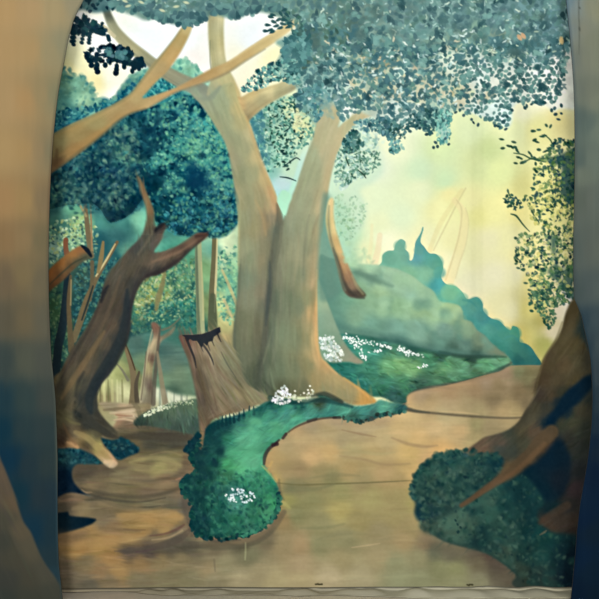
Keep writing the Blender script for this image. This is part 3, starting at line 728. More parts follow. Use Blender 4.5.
    for i, (p, w, c, a) in enumerate([
        ([(277, 204), (279, 220), (274, 245), (270, 275), (267, 310), (263, 350), (258, 380)], [2, 7, 6, 6, 5, 6, 4], (84, 88, 76), .55),
        ([(285, 216), (281, 232), (276, 258), (271, 290), (269, 310)], [1, 5, 6, 4, 2], (96, 96, 80), .5),
        ([(270, 262), (270, 285), (268, 300), (266, 325)], [1, 4, 5, 2], (66, 76, 74), .55),
        ([(261, 360), (256, 372), (258, 384), (266, 390)], [2, 8, 7, 3], (74, 80, 66), .6),
        ([(299, 236), (297, 260), (293, 285)], [1, 4, 1], (166, 156, 120), .35),
        ([(309, 215), (305, 245), (303, 275)], [1, 3, 1], (112, 112, 92), .35),
        ([(319, 215), (313, 232), (308, 255)], [1, 3, 1], (120, 112, 84), .4),
        ([(326, 190), (323, 212), (322, 232)], [1, 2, 1], (222, 178, 122), .6),
        ([(317.5, 270), (316.5, 300), (316, 330), (318, 348), (325, 362), (337, 374)], [1, 3, 4, 4, 3, 1], (216, 170, 112), .7),
        ([(316, 280), (312, 310), (310, 345), (314, 365)], [1, 3, 3, 1], (148, 136, 92), .4),
        ([(344, 378), (358, 388), (372, 400)], [1, 2, 2], (214, 160, 88), .8),
        ([(284, 240), (282, 270), (280, 305), (276, 345), (268, 375)], [1, 3, 3, 3, 1], (128, 128, 102), .4),
        ([(262, 366), (267, 350), (272, 330)], [1, 2, 1], (140, 140, 108), .4),
        ([(271, 373), (273, 385), (280, 394)], [1, 2, 1], (128, 146, 112), .5),
        ([(275, 392), (268, 386), (262, 378)], [1, 3, 1], (62, 72, 58), .5),
        ([(238, 205), (239, 235), (238, 265)], [1, 2, 1], (170, 152, 104), .5),
        ([(240, 265), (238, 295), (235, 325), (235, 355)], [1.5, 2, 2, 1], (88, 96, 80), .5),
        ([(255, 200), (262, 215), (266, 235)], [1, 3, 1], (186, 152, 104), .4),
        ([(246, 116), (256, 145), (266, 172), (276, 197)], [1, 2.2, 2.5, 1], (208, 164, 104), .5),
        ([(300, 352), (301, 372), (298, 392)], [1, 3, 1], (136, 126, 92), .4)]):
        stroke(cv, p, w, C(*c), a, None, 2.4)
    brush(cv, mL, 380, 14, 1.8, lambda x, y: math.pi / 2 - (.35 if y < 200 else 0.03), 6, .3, 31, .06)
    brush(cv, mR, 460, 14, 1.8, lambda x, y: math.pi / 2 + (.3 if y < 220 else (0.02 if y < 345 else -.1)), 6, .3, 32, .08)
    lay(cv, poly(cv, [(277, 203), (281, 212), (285, 217), (289, 205), (292, 196), (283, 190)], 0.4) * poly(cv, [(270, 190), (300, 190), (286, 216), (283, 214), (278, 203)], .3, False), C(170, 222, 190), .95, fm)
    stroke(cv, [(197, 99), (205, 98), (212, 96), (220, 86)], [2, 5, 6, 2], C(128, 138, 122), .5, None, 3)

    # ---- the two limbs that come in from the side, in front of everything
    ll = part('painted_limb', None, 'long smooth ochre limb entering at left and crossing the great trunk')
    m1 = poly(cv, [(30, 142), (52, 134), (70, 125), (92, 115), (112, 105), (124, 98), (132, 92), (141, 80), (152, 65), (163, 52), (174, 38), (183, 25), (190, 24), (192, 28), (186, 42), (178, 56), (168, 70), (156, 82), (147, 92), (143, 98), (160, 93), (178, 86), (195, 77), (212, 68),
                    (230, 60), (248, 48), (265, 37), (280, 28), (290, 20), (298, 16), (302, 21), (295, 27), (280, 39), (262, 51), (244, 62), (226, 74), (208, 81), (192, 86), (176, 92), (160, 101), (148, 108), (132, 113), (118, 121), (102, 135), (84, 150), (68, 162), (52, 173), (30, 188)], .35)
    lay(cv, m1, bark_field([(54, 150, 138, 116, 72), (56, 165, 116, 88, 58), (60, 140, 150, 134, 86), (75, 135, 158, 132, 82), (75, 150, 150, 116, 70), (95, 122, 160, 142, 92), (95, 136, 150, 122, 74), (115, 108, 170, 146, 98), (118, 115, 164, 134, 86), (135, 98, 178, 152, 102), (132, 108, 166, 136, 90),
        (148, 85, 180, 152, 102), (160, 70, 176, 148, 100), (172, 55, 196, 160, 104), (182, 38, 190, 162, 108), (187, 28, 196, 176, 126), (155, 100, 176, 150, 104), (175, 90, 178, 148, 102), (195, 82, 178, 146, 100), (212, 75, 186, 152, 100), (228, 68, 196, 164, 110), (245, 57, 204, 172, 118), (262, 45, 206, 180, 126), (280, 34, 206, 186, 136), (295, 22, 196, 180, 136)]), 1, ll)
    grain(cv, m1, 111, 3, 30, 8, False)
    for p, w, c, a in [([(52, 136), (80, 122), (110, 107), (128, 96), (145, 76), (165, 50), (182, 28)], [2, 3, 3, 3, 3, 2, 1], (120, 124, 92), .45),
                       ([(55, 170), (80, 152), (105, 132), (125, 116), (145, 108)], [2, 4, 4, 3, 1], (98, 92, 68), .5),
                       ([(60, 155), (85, 142), (110, 125)], [4, 7, 3], (168, 128, 76), .35),
                       ([(150, 106), (175, 92), (200, 84), (226, 73), (245, 61), (265, 49)], [1, 2, 2.5, 2.5, 2, 1], (134, 128, 100), .5),
                       ([(230, 61), (250, 48), (270, 36), (288, 24)], [1, 2, 2, 1], (222, 196, 144), .5),
                       ([(57, 150), (56, 165)], [3, 5], (104, 78, 50), .5)]:
        stroke(cv, p, w, C(*c), a, None, 2.2)

    # the leaning cream limb right of the trunks, and the misty root
    ro = part('painted_misty_root', None, 'grey green root flare painted behind the right trunk')
    m = poly(cv, [(318, 282), (323, 290), (330, 308), (338, 328), (346, 344), (355, 355), (364, 362), (358, 364), (350, 362), (342, 362), (330, 362), (320, 350)], .7)
    lay(cv, m, field(cv, [(320, 300, 156, 176, 142), (330, 320, 136, 162, 136), (336, 340, 128, 156, 132), (345, 352, 146, 150, 126), (356, 360, 150, 146, 122), (325, 345, 130, 160, 132)]), .95, ro)
    fl = part('painted_leaning_limb', None, 'bent cream limb leaning down right of the big trunks')
    lay(cv, poly(cv, [(322, 200), (330, 196), (332, 215), (335, 245), (345, 280), (330, 300), (318, 290)], 2), C(98, 138, 122), .75)
    m = poly(cv, [(328, 203), (331, 198), (334, 200), (334, 214), (336, 228), (340, 242), (344, 254), (349, 266), (354, 277), (359, 286), (366, 294), (365, 297), (358, 298), (350, 297), (344, 291), (341, 281), (338, 268), (334, 254), (329, 238), (326, 220)], .4)
    lay(cv, m, bark_field([(331, 208, 220, 196, 140), (329, 225, 204, 184, 124), (334, 225, 226, 202, 142), (334, 245, 196, 164, 110), (339, 250, 206, 172, 116), (332, 256, 132, 118, 88), (342, 268, 176, 138, 96), (346, 278, 160, 124, 92), (342, 286, 100, 92, 78), (352, 286, 150, 122, 96), (356, 295, 84, 76, 66), (350, 294, 92, 84, 72), (362, 297, 90, 84, 66)]), 1, fl)
    stroke(cv, [(333, 248), (340, 268), (345, 285), (355, 296), (364, 298)], [1, 3, 4, 3, 2], C(72, 70, 62), .6, None, 2)
    grain(cv, m, 113, 4, 20, 12)
    stroke(cv, [(329, 206), (328.5, 222), (331, 240), (336, 258), (340, 276), (345, 290)], [1, 2, 2.6, 3, 3, 2], C(104, 118, 98), .6, None, 2.4)
    stroke(cv, [(352, 276), (357, 286), (363, 294)], [1.5, 2.5, 2], C(160, 160, 116), .5, None, 2)
    leaves(cv, poly(cv, [(352, 240), (372, 258), (372, 266), (350, 266), (344, 250)], 1), 40, (1.5, 3.4), [(176, 208, 166), (160, 198, 160)], None, 380, (.2, .5), soft=2)

    # ---- top canopy
    ca = part('painted_foliage', bt, 'blue green leafy canopy painted across the top')
    # dark sprays at upper left
    sp = part('painted_dark_spray', None, 'very dark teal leaf sprays hanging at upper left')
    lay(cv, poly(cv, [(60, -30), (128, -30), (128, 4), (112, 10), (104, 12), (94, 13), (84, 10), (70, 8)], 1), C(60, 105, 112), .9, sp)
    leaves(cv, poly(cv, [(60, -40), (118, -40), (116, 6), (108, 8), (100, 12), (92, 12), (82, 8), (70, 8)]), 260, (1.6, 3.2), [(34, 70, 80), (44, 90, 98), (96, 146, 146), (28, 60, 72)], sp, 40, (.7, 1))
    leaves(cv, poly(cv, [(72, 20), (78, 16), (86, 17), (90, 22), (96, 21), (104, 25), (106, 30), (100, 33), (94, 31), (88, 34), (80, 34), (72, 33)]), 85, (2.2, 3.8), [(34, 66, 78), (44, 84, 90), (26, 56, 70)], sp, 41, (.8, 1))
    for x0, y0, x1, y1 in ((75, 34, 74, 45), (84, 32, 82, 43), (90, 34, 89, 43), (73, 30, 72, 42), (101, 31, 104, 34), (108, 36, 109, 40), (96, 32, 102, 34)):
        for k in range(4):
            t = k / 3
            dab(cv, x0 + (x1 - x0) * t, y0 + (y1 - y0) * t, 2.3, 1.9, .6, (32, 64, 76), .95, sp)
    leaves(cv, poly(cv, [(86, 53), (92, 50), (98, 45), (106, 43), (112, 46), (122, 45), (128, 48), (134, 54), (140, 58), (146, 64), (144, 68), (138, 66), (130, 64), (120, 62), (108, 62), (100, 61), (92, 60)]), 95, (2.6, 4.0), [(20, 50, 62), (28, 62, 72), (16, 44, 58)], sp, 42, (.85, 1))
    leaves(cv, poly(cv, [(104, 48), (124, 50), (126, 58), (110, 58)]), 44, (1.2, 3), [(80, 130, 136), (60, 110, 120)], sp, 43, (.5, .9))
    for x, y, n in ((97, 69, 3), (107, 69, 1), (116, 70, 3), (126, 67, 2), (88, 61, 2), (91, 66, 2), (133, 68, 3), (138, 69, 2), (141, 66, 2)):
        for k in range(n):
            dab(cv, x + rng.normal(0, 1), y - 4 + 3.4 * k, rng.uniform(2.6, 3.6), rng.uniform(2.2, 3), 1.4, (20, 50, 62), 1, sp)
    # canopy base coat
    m = poly(cv, [(118, -60), (650, -60), (650, 106), (566, 108), (556, 112), (545, 104), (532, 100), (515, 105), (512, 122), (507, 128), (498, 122), (486, 117), (470, 112), (454, 110), (449, 122), (449, 138), (444, 143), (440, 134), (432, 126),
                  (422, 128), (410, 120), (400, 128), (392, 134), (384, 124), (374, 118), (362, 112), (345, 104), (338, 108), (330, 100), (318, 104), (306, 112), (296, 104), (298, 92), (294, 84), (288, 78), (280, 74), (274, 70), (272, 66), (276, 62),
                  (280, 56), (282, 48), (276, 42), (290, 34), (300, 22), (288, 20), (276, 16), (262, 12), (250, 13), (238, 18), (226, 17), (212, 14), (206, 20), (196, 20), (188, 22), (176, 24), (168, 22), (158, 18), (146, 20), (136, 16), (124, 12), (116, 4)], 1.2)
    lay(cv, m, field(cv, [(130, 5, 112, 150, 142), (160, 8, 92, 132, 126), (200, 5, 84, 126, 124), (240, 5, 84, 130, 126), (280, 10, 92, 134, 126), (300, 30, 120, 160, 150), (265, 75, 150, 190, 175), (250, 85, 160, 196, 176), (290, 60, 110, 156, 152),
        (310, 20, 88, 128, 118), (330, 20, 84, 122, 116), (350, 25, 70, 106, 102), (370, 10, 96, 130, 124), (400, 10, 92, 130, 130), (330, 60, 120, 162, 160), (320, 90, 130, 176, 172), (345, 45, 96, 140, 136), (360, 60, 110, 140, 122), (375, 35, 120, 156, 146), (390, 60, 110, 140, 122),
        (420, 30, 104, 150, 150), (415, 50, 80, 116, 118), (430, 45, 112, 152, 140), (440, 10, 108, 150, 148), (460, 20, 92, 136, 140), (480, 10, 112, 158, 154), (480, 28, 130, 170, 150), (500, 20, 92, 134, 140), (530, 10, 104, 150, 156), (550, 20, 90, 138, 150), (560, 40, 140, 180, 190),
        (460, 40, 116, 154, 138), (500, 38, 130, 150, 130), (520, 42, 96, 136, 136), (545, 55, 150, 186, 194), (350, 90, 190, 214, 200), (380, 85, 150, 168, 146), (400, 75, 196, 220, 206), (400, 110, 196, 212, 206), (420, 90, 196, 196, 168), (440, 80, 176, 190, 170), (450, 60, 210, 222, 206),
        (480, 70, 220, 234, 230), (500, 85, 222, 226, 214), (530, 70, 222, 230, 224), (555, 70, 242, 240, 230), (460, 95, 200, 196, 168), (480, 110, 206, 224, 222), (500, 110, 206, 226, 226), (555, 95, 240, 238, 226), (560, 60, 236, 230, 220), (440, 115, 150, 196, 186)], 4), .92, None)
    cv.id[(m > .5) & (cv.Y < 55)] = ca
    base = m
    up = np.clip((62 - cv.Y) / 14, 0, 1) * base
    tone(cv, base, noise(cv, 9, 8, 121), 16)
    top = poly(cv, [(118, -60), (650, -60), (650, 30), (560, 40), (520, 48), (450, 46), (400, 52), (350, 44), (330, 60), (312, 40), (296, 18), (270, 8), (250, 8), (200, 12), (150, 12), (120, 4)], 1)
    leaves(cv, top, 500, (1.5, 3.2), [(150, 190, 186), (166, 204, 200), (140, 182, 172)], ca, 45, (.4, .85), (.4, .8))
    leafnet(cv, top, 5.4, (2.4, 3.5), [(84, 126, 128), (74, 114, 120), (96, 142, 140), (66, 106, 114), (100, 148, 146), (86, 128, 120)], ca, 44, (.45, .85), .93, 13, soft=1.1)
    leaves(cv, top, 900, (2, 4.2), [(88, 128, 128), (76, 116, 120), (98, 144, 142)], ca, 444, (.2, .45), soft=1.6)
    leaves(cv, top, 130, (.8, 1.8), [(176, 208, 206), (160, 198, 192), (200, 216, 190)], ca, 445, (.4, .8), (.35, .7))
    # leaf lobes of the front leaves at upper left
    for (x, y, n) in ((150, 10, 22), (165, 14, 20), (180, 14, 18), (195, 14, 18), (215, 6, 16), (235, 10, 16), (250, 6, 16), (135, 5, 16), (122, 2, 12), (264, 4, 12), (280, 4, 14)):
        for k in range(n):
            a = rng.uniform(.1, math.pi - .1) if k < n * .6 else rng.uniform(0, 6.28)
            rr = rng.uniform(3, 9)
            c = np.array([(74, 112, 118), (84, 128, 130), (62, 100, 108), (96, 142, 140)][rng.integers(4)]) + rng.normal(0, 5)
            dab(cv, x + rr * math.cos(a) * 1.3, y + rr * math.sin(a) * .8, rng.uniform(3, 4.6), rng.uniform(1.8, 2.8), a, c, .85, ca, .8, -.4)
    for x, y in ((128, 6), (141, 2), (162, 10), (147, -2), (176, 6), (186, 2), (125, 1)):
        dab(cv, x, y, 3, 1.3, rng.uniform(-.6, .6), (214, 216, 176), .75, ca, 1)
    # middle band: dabs over light
    band = poly(cv, [(300, 20), (350, 30), (420, 45), (470, 40), (566, 34), (566, 66), (560, 98), (545, 104), (530, 100), (514, 104), (510, 126), (500, 128), (488, 120), (470, 114), (456, 112), (450, 124), (440, 128), (432, 124), (420, 128), (406, 122), (394, 132),
                      (384, 124), (372, 112), (346, 104), (338, 110), (330, 100), (310, 110), (298, 100), (294, 76), (302, 60), (290, 52), (296, 36)], .5)
    ccA = [(82, 130, 132), (70, 116, 122), (94, 144, 144), (62, 106, 112), (86, 134, 128), (76, 124, 128)]
    mid = band * (cv.Y > 22)
    leaves(cv, poly(cv, [(340, 50), (400, 50), (440, 80), (470, 90), (500, 84), (520, 96), (470, 104), (420, 110), (360, 100)]), 70, (2.5, 6), [(206, 190, 152), (196, 178, 140), (196, 206, 170)], None, 48, (.35, .8), (.4, .8), soft=1.5)
    leafnet(cv, mid * (cv.X < 442), 4.9, (2.1, 3.2), ccA, ca, 46, (.7, .98), .93, 8, soft=.9)
    clumps(cv, mid * (cv.X < 442), 70, (3, 6), 4, (2, 3.2), [(62, 108, 116), (54, 98, 106), (74, 122, 126)], ca, 49, alpha=(.6, .9))
    leafnet(cv, mid * (cv.X >= 440) * (cv.Y > 44), 4.35, (1.8, 2.6), [(72, 118, 118), (58, 104, 106), (88, 136, 132), (66, 112, 114), (100, 150, 144)], ca, 50, (.75, 1), .93, 7, soft=.8)
    clumps(cv, mid * (cv.X > 450) * (cv.Y < 62), 60, (3, 6), 4, (2, 3.2), [(70, 116, 122), (82, 130, 134)], ca, 65, alpha=(.6, .9))
    leaves(cv, poly(cv, [(300, 34), (345, 18), (350, 36), (318, 66), (302, 66)]), 60, (1.8, 3.6), [(70, 104, 96), (84, 120, 110)], ca, 51, (.4, .85))
    leafnet(cv, poly(cv, [(330, 92), (352, 94), (366, 104), (364, 112), (350, 116), (340, 122), (336, 106)]), 4.6, (2, 3), ccA, ca, 66, (.7, .95), .9, 8)
    leafnet(cv, poly(cv, [(176, 10), (200, 10), (204, 18), (197, 25), (190, 28), (183, 26), (176, 22)]), 4.4, (2.4, 3.8), [(72, 112, 118), (84, 128, 130), (60, 100, 108)], ca, 353, (.8, 1), .95)
    allc = np.maximum(top, band) * (cv.Y > -10)
    wide = allc * (cv.X > 296)
    clumps(cv, wide * (cv.Y < 100), 120, (3, 7), 4.5, (2, 3.4), [(56, 96, 102), (64, 106, 112), (50, 88, 94), (72, 112, 114)], ca, 360, alpha=(.45, .85))
    clumps(cv, wide * (cv.Y > 12) * (cv.Y < 100), 70, (3, 6), 4.5, (2, 3.2), [(100, 150, 146), (112, 160, 154)], ca, 361, alpha=(.4, .8))
    squiggles(cv, wide * (cv.Y < 55), 120, (2, 5), (.6, 1.1), [(150, 192, 188), (176, 208, 202), (160, 196, 178), (200, 220, 204)], ca, 362)
    squiggles(cv, wide * (cv.Y >= 40) * (cv.Y < 108) * (cv.X < 460), 140, (2, 5), (.7, 1.3), [(206, 226, 222), (184, 214, 212), (222, 232, 224), (206, 200, 172)], ca, 363, (.4, .8))
    squiggles(cv, wide * (cv.Y > 28) * (cv.Y < 64) * (cv.X > 440), 50, (2, 5), (.7, 1.2), [(206, 226, 222), (176, 208, 204), (196, 216, 190)], ca, 364)
    blots(cv, wide * (cv.Y < 60), 16, (4, 9), [(84, 116, 112), (76, 108, 104)], .3, 365)
    # small outlying leaves along the under edge
    for (x, y) in ((512, 110), (507, 116), (504, 121), (499, 126), (506, 129), (496, 125), (474, 122), (479, 124), (472, 119), (456, 112), (464, 115), (528, 105), (526, 107), (533, 103), (555, 108), (556, 114), (562, 113), (559, 119), (552, 110), (545, 102), (562, 105), (537, 101),
                   (443, 141), (449, 144), (446, 138), (427, 134), (430, 131), (426, 128), (420, 128), (415, 126), (400, 138), (404, 134), (398, 131), (393, 128), (396, 146), (399, 148), (392, 150), (401, 135), (410, 131), (434, 147), (436, 142), (438, 146)):
        dab(cv, x, y, rng.uniform(1.5, 2.4), rng.uniform(1.1, 1.7), rng.uniform(0, 3), np.array((52, 92, 96)) + rng.normal(0, 8), .95, ca)
    leaves(cv, poly(cv, [(436, 112), (450, 112), (452, 125), (451, 138), (444, 144), (437, 138)]), 100, (1.1, 2.4), [(110, 180, 170), (70, 136, 134), (150, 206, 190), (90, 160, 150)], ca, 52, (.6, .95), ang=1.4)
    leaves(cv, poly(cv, [(415, 112), (436, 108), (438, 128), (428, 134), (420, 126), (404, 128)]), 80, (1.5, 2.5), [(48, 92, 96), (60, 108, 110)], ca, 53, (.85, 1))
    # left fringe of the canopy over the limbs
    leaves(cv, poly(cv, [(262, 68), (280, 60), (296, 60), (300, 80), (292, 84), (276, 80), (262, 88), (248, 92), (242, 90), (244, 84), (254, 74)]), 330, (1.2, 2.4), [(58, 110, 114), (80, 140, 136), (110, 170, 160), (40, 86, 90), (140, 190, 176)], ca, 54, (.7, 1))
    clumps(cv, poly(cv, [(282, 46), (300, 30), (312, 40), (304, 62), (292, 74), (284, 60)]), 60, (3, 6), 4, (1.6, 3), [(76, 128, 132), (60, 110, 114), (90, 146, 146)], ca, 55)
    leaves(cv, poly(cv, [(282, 18), (296, 10), (305, 22), (300, 36), (290, 28)]), 46, (1.8, 3), [(70, 110, 104), (84, 130, 124), (56, 96, 96)], ca, 56, (.7, 1))
    for (x, y, a) in ((268, 25, .1), (270, 30, 2.9), (273, 15, .2), (278, 20, 2.6), (274, 22, .5), (281, 14, 1), (285, 20, .2), (266, 31, .1), (272, 32, 2.7), (276, 26, 2.9), (283, 24, .3), (287, 15, .8), (290, 23, .2), (280, 28, 2.8), (271, 17, .3), (284, 10, 2.8), (288, 27, 2.7)):
        dab(cv, x, y, 3.2, 1.5, a, (44, 88, 92), .95, ca, .7, .4)
    leaves(cv, poly(cv, [(300, 90), (322, 84), (330, 100), (322, 116), (315, 122), (312, 108), (302, 104)]), 110, (1.5, 3), [(84, 140, 144), (70, 124, 132), (104, 160, 160)], ca, 57, (.6, .95))
    leaves(cv, poly(cv, [(320, 92), (342, 96), (338, 118), (324, 112)]), 24, (2, 4), [(120, 156, 158), (140, 166, 150)], ca, 58, (.3, .6), soft=1.5)
    # small-leaved spray below the canopy, right of the trunk
    sm = part('painted_foliage', bt, 'small leaf dabs hanging below the canopy right of the trunk')
    leaves(cv, poly(cv, [(344, 140), (356, 124), (372, 118), (390, 122), (396, 132), (384, 142), (372, 160), (366, 176), (352, 182), (344, 190), (336, 184), (338, 160)]), 330, (1.2, 2.6), [(150, 190, 180), (196, 220, 206), (120, 170, 160), (170, 200, 190)], sm, 59, (.4, .85))
    leaves(cv, poly(cv, [(343, 142), (354, 130), (362, 138), (364, 146), (352, 152), (344, 152)]), 110, (1.4, 2.6), [(40, 84, 84), (60, 110, 106), (90, 140, 136)], sm, 60, (.75, 1))
    leaves(cv, poly(cv, [(356, 122), (372, 118), (392, 118), (400, 128), (392, 140), (380, 132), (364, 130)]), 130, (1.4, 2.6), [(70, 122, 128), (100, 150, 150), (54, 100, 108)], sm, 61, (.7, 1))
    leaves(cv, poly(cv, [(340, 150), (372, 150), (382, 158), (374, 172), (358, 176), (344, 188), (336, 180)]), 200, (1.0, 2.0), [(60, 106, 92), (90, 140, 120), (110, 160, 140)], sm, 62, (.6, .95), (.4, .65))
    leaves(cv, poly(cv, [(386, 122), (404, 122), (406, 136), (398, 150), (390, 152), (392, 138)]), 40, (1.4, 2.2), [(50, 94, 96), (80, 130, 130)], sm, 63, (.7, 1))
    leaves(cv, poly(cv, [(388, 144), (400, 140), (404, 148), (394, 154)]), 22, (1.4, 2.4), [(120, 180, 176), (90, 150, 150)], sm, 64, (.6, .9))
    for p in ([(358, 170), (363, 174), (366, 178)], [(346, 158), (349, 166)]):
        stroke(cv, p, [.8, 1.8, .8], C(50, 84, 70), .9, sm, .8)
    for (x, y) in ((524, 35), (520, 37), (562, 40)):
        dab(cv, x, y, 3.4 if x < 530 else 4, 2.2, .8 if x < 530 else 1.4, (226, 176, 134) if x < 530 else (222, 190, 130), .85, ca, 1)
    return finish_backdrop(cv, part)


def finish_backdrop(cv, part):
    C = lambda *a: np.array(a, np.float32)
    # ---- hanging spray at right
    hs = part('painted_hanging_spray', None, 'dark green leafy twigs hanging over the yellow sky at right')
    for p, w in [([(514, 153), (524, 154), (534, 158), (548, 158), (575, 158)], [1, 1.6, 1.8, 2]), ([(524, 163), (532, 158), (540, 160), (556, 164)], [1, 1.5, 1.5]), ([(545, 134), (551, 140), (553, 146)], [1, 1.5, 1]),
                 ([(511, 214), (517, 216), (524, 224), (531, 231)], [1.2, 2.2, 1.6, .8]), ([(531, 206), (535, 214), (540, 222)], [1, 1.5, 1.2]), ([(508, 190), (510, 196), (514, 199)], [1, 1.4, 1])]:
        stroke(cv, p, w, C(64, 100, 70), .9, hs, .8)
    dk = poly(cv, [(578, 150), (566, 152), (556, 156), (550, 158), (553, 164), (562, 166), (562, 176), (556, 186), (564, 196), (576, 200)], 1.5)
    lay(cv, dk, C(44, 84, 84), .85, hs)
    dk2 = poly(cv, [(540, 236), (550, 236), (552, 250), (556, 262), (548, 272), (560, 285), (572, 298), (578, 296), (578, 262), (562, 268), (556, 250), (560, 236)], 1.5)
    lay(cv, dk2, C(44, 88, 80), .75, hs)
    leaves(cv, poly(cv, [(560, 138), (578, 145), (578, 205), (556, 200), (550, 192), (558, 180), (550, 172), (546, 160), (548, 150)]), 210, (1.5, 3), [(44, 84, 84), (56, 100, 84), (36, 70, 74), (96, 130, 80)], hs, 70, (.7, 1))
    leaves(cv, poly(cv, [(536, 160), (560, 160), (560, 200), (540, 204), (530, 196), (536, 176)]), 70, (1.5, 2.6), [(60, 100, 74), (46, 84, 72), (120, 146, 90)], hs, 71, (.7, 1))
    leaves(cv, poly(cv, [(505, 198), (518, 198), (524, 204), (520, 210), (510, 206)]), 34, (1.2, 2.2), [(60, 104, 90), (44, 84, 74)], hs, 72)
    leaves(cv, poly(cv, [(526, 196), (578, 190), (578, 236), (566, 240), (548, 232), (534, 216)]), 190, (1.3, 2.5), [(70, 106, 70), (50, 90, 76), (90, 124, 70), (44, 80, 70)], hs, 73, (.6, .95))
    leaves(cv, poly(cv, [(520, 234), (540, 232), (578, 232), (578, 300), (566, 302), (548, 312), (538, 300), (533, 285), (524, 270), (516, 262), (517, 248)]), 430, (1.3, 2.6), [(64, 104, 76), (44, 84, 72), (90, 128, 80), (36, 72, 70), (120, 146, 100)], hs, 74, (.7, 1))
    leaves(cv, poly(cv, [(536, 284), (574, 286), (568, 302), (556, 306), (556, 318), (550, 330), (544, 322), (538, 310), (532, 304)]), 170, (1.3, 2.4), [(60, 104, 80), (44, 84, 72), (80, 120, 84)], hs, 75, (.7, 1))
    for (x, y, a) in ((502, 139, .3), (503, 148, 0), (509, 146, .3), (514, 142, .2), (512, 147, .8), (517, 149, .9), (515, 147, 0), (518, 151, .6), (519, 157, .2), (516, 163, .1), (523, 162, 2.7), (526, 161, 2.6), (522, 158, .4), (531, 152, .8), (533, 155, 1.2), (536, 157, .7),
                      (537, 163, 1.4), (538, 171, .4), (534, 130, 0), (535, 130, .1), (540, 129, .1), (547, 125, 1), (545, 135, .1), (543, 136, .2), (536, 139, 2.7), (538, 141, .4), (548, 150, 2.9), (546, 151, 2.8), (540, 149, .3), (556, 140, .6), (560, 139, .8), (566, 142, 1), (570, 146, 1.2),
                      (508, 191, 1.4), (507, 196, 2), (512, 195, .5), (516, 238, .2), (518, 248, .4), (517, 261, .6), (519, 268, .2), (513, 203, .3), (509, 206, 2.5), (527, 283, .1), (531, 290, .2), (532, 303, .1), (533, 311, .3), (545, 322, 1.3), (549, 328, 1.4), (537, 170, 1), (551, 126, 2), (553, 208, 1.4)):
        dab(cv, x, y, rng.uniform(1.8, 2.7), rng.uniform(1, 1.5), a, np.array((56, 96, 74)) + rng.normal(0, 10), .95, hs)
    leaves(cv, poly(cv, [(530, 200), (576, 200), (576, 235), (540, 232)]), 70, (1.2, 2.6), [(232, 220, 134), (222, 210, 120), (200, 196, 110)], None, 76, (.5, .9))
    leaves(cv, poly(cv, [(520, 238), (574, 238), (572, 298), (540, 304), (524, 262)]), 120, (1.1, 2.6), [(222, 212, 130), (206, 200, 124), (170, 176, 104), (214, 206, 160)], None, 77, (.45, .9))
    leaves(cv, poly(cv, [(538, 165), (562, 165), (560, 198), (540, 200)]), 34, (1, 2.2), [(222, 212, 124), (190, 190, 106)], None, 78, (.5, .9))

    # ---- right-hand path
    pa = part('painted_path', None, 'wide sandy path painted curving in from the right')
    lay(cv, poly(cv, [(512, 365.6), (660, 365.6), (660, 640), (20, 640), (20, 470), (100, 430), (190, 430), (260, 424), (330, 414), (385, 412), (408, 402), (412, 395), (500, 372)], .3, False), C(146, 126, 94), 1, pa)
    m = poly(cv, [(506, 368), (512, 365.6), (516, 365.6), (530, 365.6), (560, 365.6), (660, 366), (660, 660), (150, 660), (190, 545), (240, 545), (268, 532), (280, 510), (281, 492), (270, 470), (262, 462), (266, 444), (280, 430), (300, 418), (330, 411), (360, 412), (380, 412), (400, 410), (407, 405), (408, 396), (418, 391), (440, 387),
                  (462, 383), (485, 378), (502, 371)], .5)
